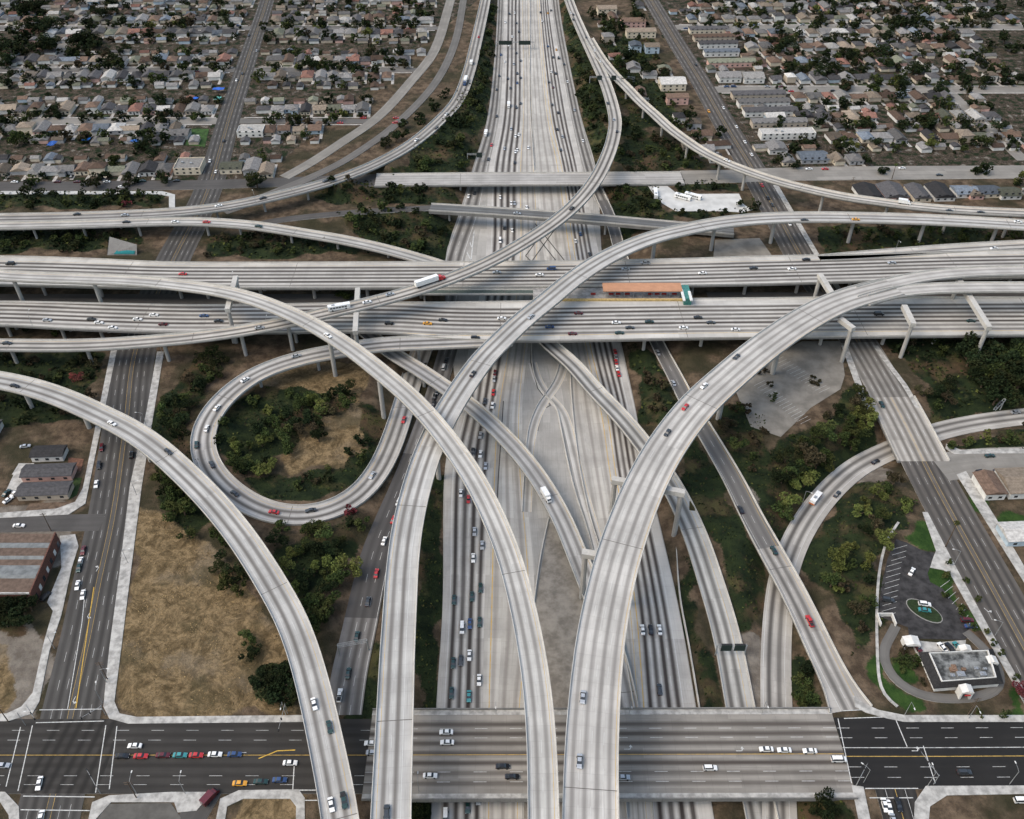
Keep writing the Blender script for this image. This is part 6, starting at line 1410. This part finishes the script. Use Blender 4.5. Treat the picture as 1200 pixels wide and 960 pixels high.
truck(*on('colL',569,158,1),'white','white','white box truck on the leftmost lanes of the far freeway'); truck(*on('mainL',596,125,1),'white','white','white box truck above the far overpass, left of the median'); truck(*on('F12',552,75,1),'white','white','white truck highest on the upper left curving ramp')
lorry(*on('F12',545,97,-1),'blue','white','lorry with blue cab on the upper left curving ramp',10)
bus(tuple(P(768,229,.02)),1.5,'white','white bus standing alone at the left of the bus yard'); bus(tuple(P(800,233,.02)),-.55,'white','left of two slanting white buses in the bus yard'); bus(tuple(P(812,232,.02)),-.55,'white','right of two slanting white buses in the bus yard')
truck((*P(247,936,0)[:2],.05),1.0,'maroon','maroon','dark red truck turning into the side street below the foreground street',6.2)
# ================================================================ street furniture
M_pole=simple('pole_steel',(.30,.31,.31),.15,2,.5,.4,.3); M_wood=simple('pole_wood',(.10,.075,.055),.2,2)
def lamp(px,py,h,ang,label,g=None,base=0.0):
    q=P(px,py,base); z=g if g is not None else gz(q[0],q[1])
    root=empty('street_lamp',(q[0],q[1],z),ang,label=label,cat='street lamp',group='street lamps beside the roads')
    m=MB(); m.tube([(0,0,-.2),(0,0,h)],[.13,.08],6); m.build('pole',[M_pole],root)
    m=MB(); m.tube([(0,0,h-.1),(1.2,0,h+.4),(2.6,0,h+.5)],[.07,.06,.05],6); m.build('arm',[M_pole],root)
    m=MB(); m.box(2.5,3.3,-.17,.17,h+.42,h+.6); m.build('lamp_head',[M_frame],root)
for k,(px,py,a) in enumerate(((125,800,0),(150,660,0),(160,580,0),(30,850,0),(120,824,1.8),(335,838,-1.5),(160,930,1.6),(217,930,1.6),(1087,921,1.6),(1183,919,1.6),(1012,917,2.4),(1060,838,-1.6),(1118,662,2.9),(1166,745,2.9),(64,760,.3),(192,420,3.1),(172,500,3.1),(1135,842,-1.6))):
    lamp(px,py,8.5,a,['street lamp halfway down the dry field kerb by the left boulevard','street lamp on the boulevard kerb level with the brick warehouse','street lamp on the boulevard kerb level with the charcoal roofs','street lamp at the corner left of the big junction','street lamp at the dry field corner of the big junction','street lamp on the pavement at the lower right of the dry field','street lamp below the waiting cars, left of two','street lamp below the waiting cars, right of two','street lamp on the kerb right of the bottom right side street','street lamp nearest the lower right edge, below the street','street lamp at the right end of the foreground bridge, below','street lamp on the pavement below the restaurant lawn','street lamp beside the tall palm','street lamp on the boulevard kerb behind the restaurant','street lamp left of the boulevard above the big junction','street lamp on the boulevard kerb just below the ramp','street lamp on the boulevard kerb beside the loop trees','street lamp on the pavement right of the restaurant walk'][k])
def deck_lamp(rk,px,py,side,label):
    r=Road.ALL[rk]; i=r.nearest_px(px,py); xy=r.p[i,:2]+r.nrm[i]*side*(r.w[i]/2-.1); ang=math.atan2(-r.nrm[i][1]*side,-r.nrm[i][0]*side)
    root=empty('street_lamp',(xy[0],xy[1],r.p[i,2]+.8),ang,label=label,cat='street lamp',group='street lamps beside the roads')
    m=MB(); m.tube([(0,0,-.1),(0,0,8)],[.12,.08],6); m.build('pole',[M_pole],root); m=MB(); m.tube([(0,0,7.9),(1.2,0,8.3),(2.2,0,8.4)],[.07,.06,.05],6); m.build('arm',[M_pole],root); m=MB(); m.box(2.1,2.9,-.16,.16,8.32,8.5); m.build('lamp_head',[M_frame],root)
for rk,px,py,sd_,lb in (('E2',52,380,1,'lamp on the lower cross freeway at the far left'),('E2',317,390,1,'lamp on the lower cross freeway left of the loop'),('IMPB',457,832,-1,'lamp on the upper parapet at the left end of the foreground bridge'),('IMPB',582,832,-1,'lamp on the upper parapet of the foreground bridge between two flyovers'),('IMPB',745,832,-1,'lamp on the upper parapet right of the widest flyover'),('IMPB',902,832,-1,'lamp on the upper parapet above the sunken ramp'),('IMPB',495,930,1,'lamp on the lower parapet near the silver car'),('F10',958,600,1,'lamp on the outer edge of the curving sunken ramp'),('F12',300,236,1,'lamp on the upper left curving ramp'),('E1',280,338,1,'lamp on the upper cross freeway at left'),('E1',1060,300,-1,'lamp on the upper cross freeway at right')):
    deck_lamp(rk,px,py,sd_,lb)
def gantry(pa,pb,zb,h,label,panels,arm=False):
    a,c_=P(*pa,zb),P(*pb,zb); d=c_-a; L=float(np.linalg.norm(d)); root=empty('sign_gantry',tuple(a),math.atan2(d[1],d[0]),label=label,cat='sign gantry')
    for x in ((0,) if arm else (0,L)): m=MB(); m.tube([(x,0,-.3),(x,0,h)],[.3,.22],8); m.build('post',[M_pole],root)
    m=MB()
    for y in (-.5,.5):
        for z in (h-.8,h): m.tube([(0,y,z),(L,y,z)],[.09,.09],5)
    n=int(L/2)
    for k in range(n+1):
        x=L*k/n; m.tube([(x,-.5,h-.8),(x,.5,h)],[.05,.05],4); m.tube([(x,.5,h-.8),(x,-.5,h)],[.05,.05],4)
    m.build('truss',[M_pole],root)
    for (u,w_) in panels:
        m=MB(); m.box(u*L-w_/2,u*L+w_/2,-.75,-.6,h-2.6,h+.8); m.build('sign_panel',[simple('green_sign',(.02,.032,.028),.1,1)],root)
        m=MB(); m.box(u*L-w_/2,u*L+w_/2,-.6,.1,h+.81,h+.9); m.build('catwalk',[M_dark],root)
gantry((581,58),(626,58),G,7,'overhead sign gantry spanning the left lanes of the far freeway',[(.25,12),(.75,11)])
gantry((838,768),(872,768),G,6.5,'overhead sign gantry at the foot of the low right ramp',[(.3,4),(.75,4)])
gantry((398,768),(432,762),-1,6.5,'gantry over the slip road left of the long central flyover',[])
gantry((548,190),(568,190),G,6.5,'sign arm over the leftmost lanes above the far overpass',[(.7,4)],True)
gantry((1172,480),(1160,492),-4.6,7,'slanting sign arm over the sunken ramp at the right edge',[(.6,5)],True)
gantry((691,97),(728,97),7.6,5,'overhead gantry where the two upper flyovers divide',[(.3,4),(.75,4)])
def mast(px,py,ang,L,label):
    q=P(px,py,0); root=empty('traffic_signal',(q[0],q[1],.1),ang,label=label,cat='traffic light',group='traffic signals at the junctions')
    m=MB(); m.tube([(0,0,-.2),(0,0,6)],[.15,.12],6); m.build('pole',[M_pole],root)
    m=MB(); m.tube([(0,0,5.6),(L,0,6.1)],[.1,.06],6); m.build('mast_arm',[M_pole],root)
    for x in (L*.55,L*.97):
        m=MB(); m.box(x-.18,x+.18,-.2,.2,5.2,6.3); h_=m.build('signal_head',[M_dark],root)
    
mast(1094,919,1.95,9,'traffic signal mast at the bottom right side street'); mast(1003,921,.9,6,'traffic signal at the lower right end of the foreground bridge'); mast(124,838,-2.4,7,'traffic signal at the upper right corner of the big junction'); mast(38,838,-.8,7,'traffic signal at the upper left corner of the big junction')
mast(118,930,2.3,7,'traffic signal at the lower right corner of the big junction'); mast(337,836,-1.6,10,'traffic signal hanging over the foreground street by the dry field')
def upole(px,py,h,label):
    q=P(px,py,0); root=empty('utility_pole',(q[0],q[1],gz(q[0],q[1])),.1,label=label,cat='utility pole',group='wooden utility poles')
    m=MB(); m.tube([(0,0,-.3),(0,0,h)],[.2,.13],6); m.build('pole',[M_wood],root)
    for z in (h-.6,h-1.7): m=MB(); m.box(-1.3,1.3,-.08,.08,z-.08,z+.08); m.build('crossarm',[M_wood],root)
for px,py,lb in ((60,622,'wooden pole on the side street corner by the warehouse'),(126,796,'wooden pole near the dry field lamp'),(10,846,'wooden pole at the left edge of the big junction'),(996,225,'wooden pole at the left end of the dark bungalow row'),(1134,838,'wooden pole in front of the restaurant'),(160,935,'wooden pole on the lower pavement below the waiting cars')): upole(px,py,11,lb)
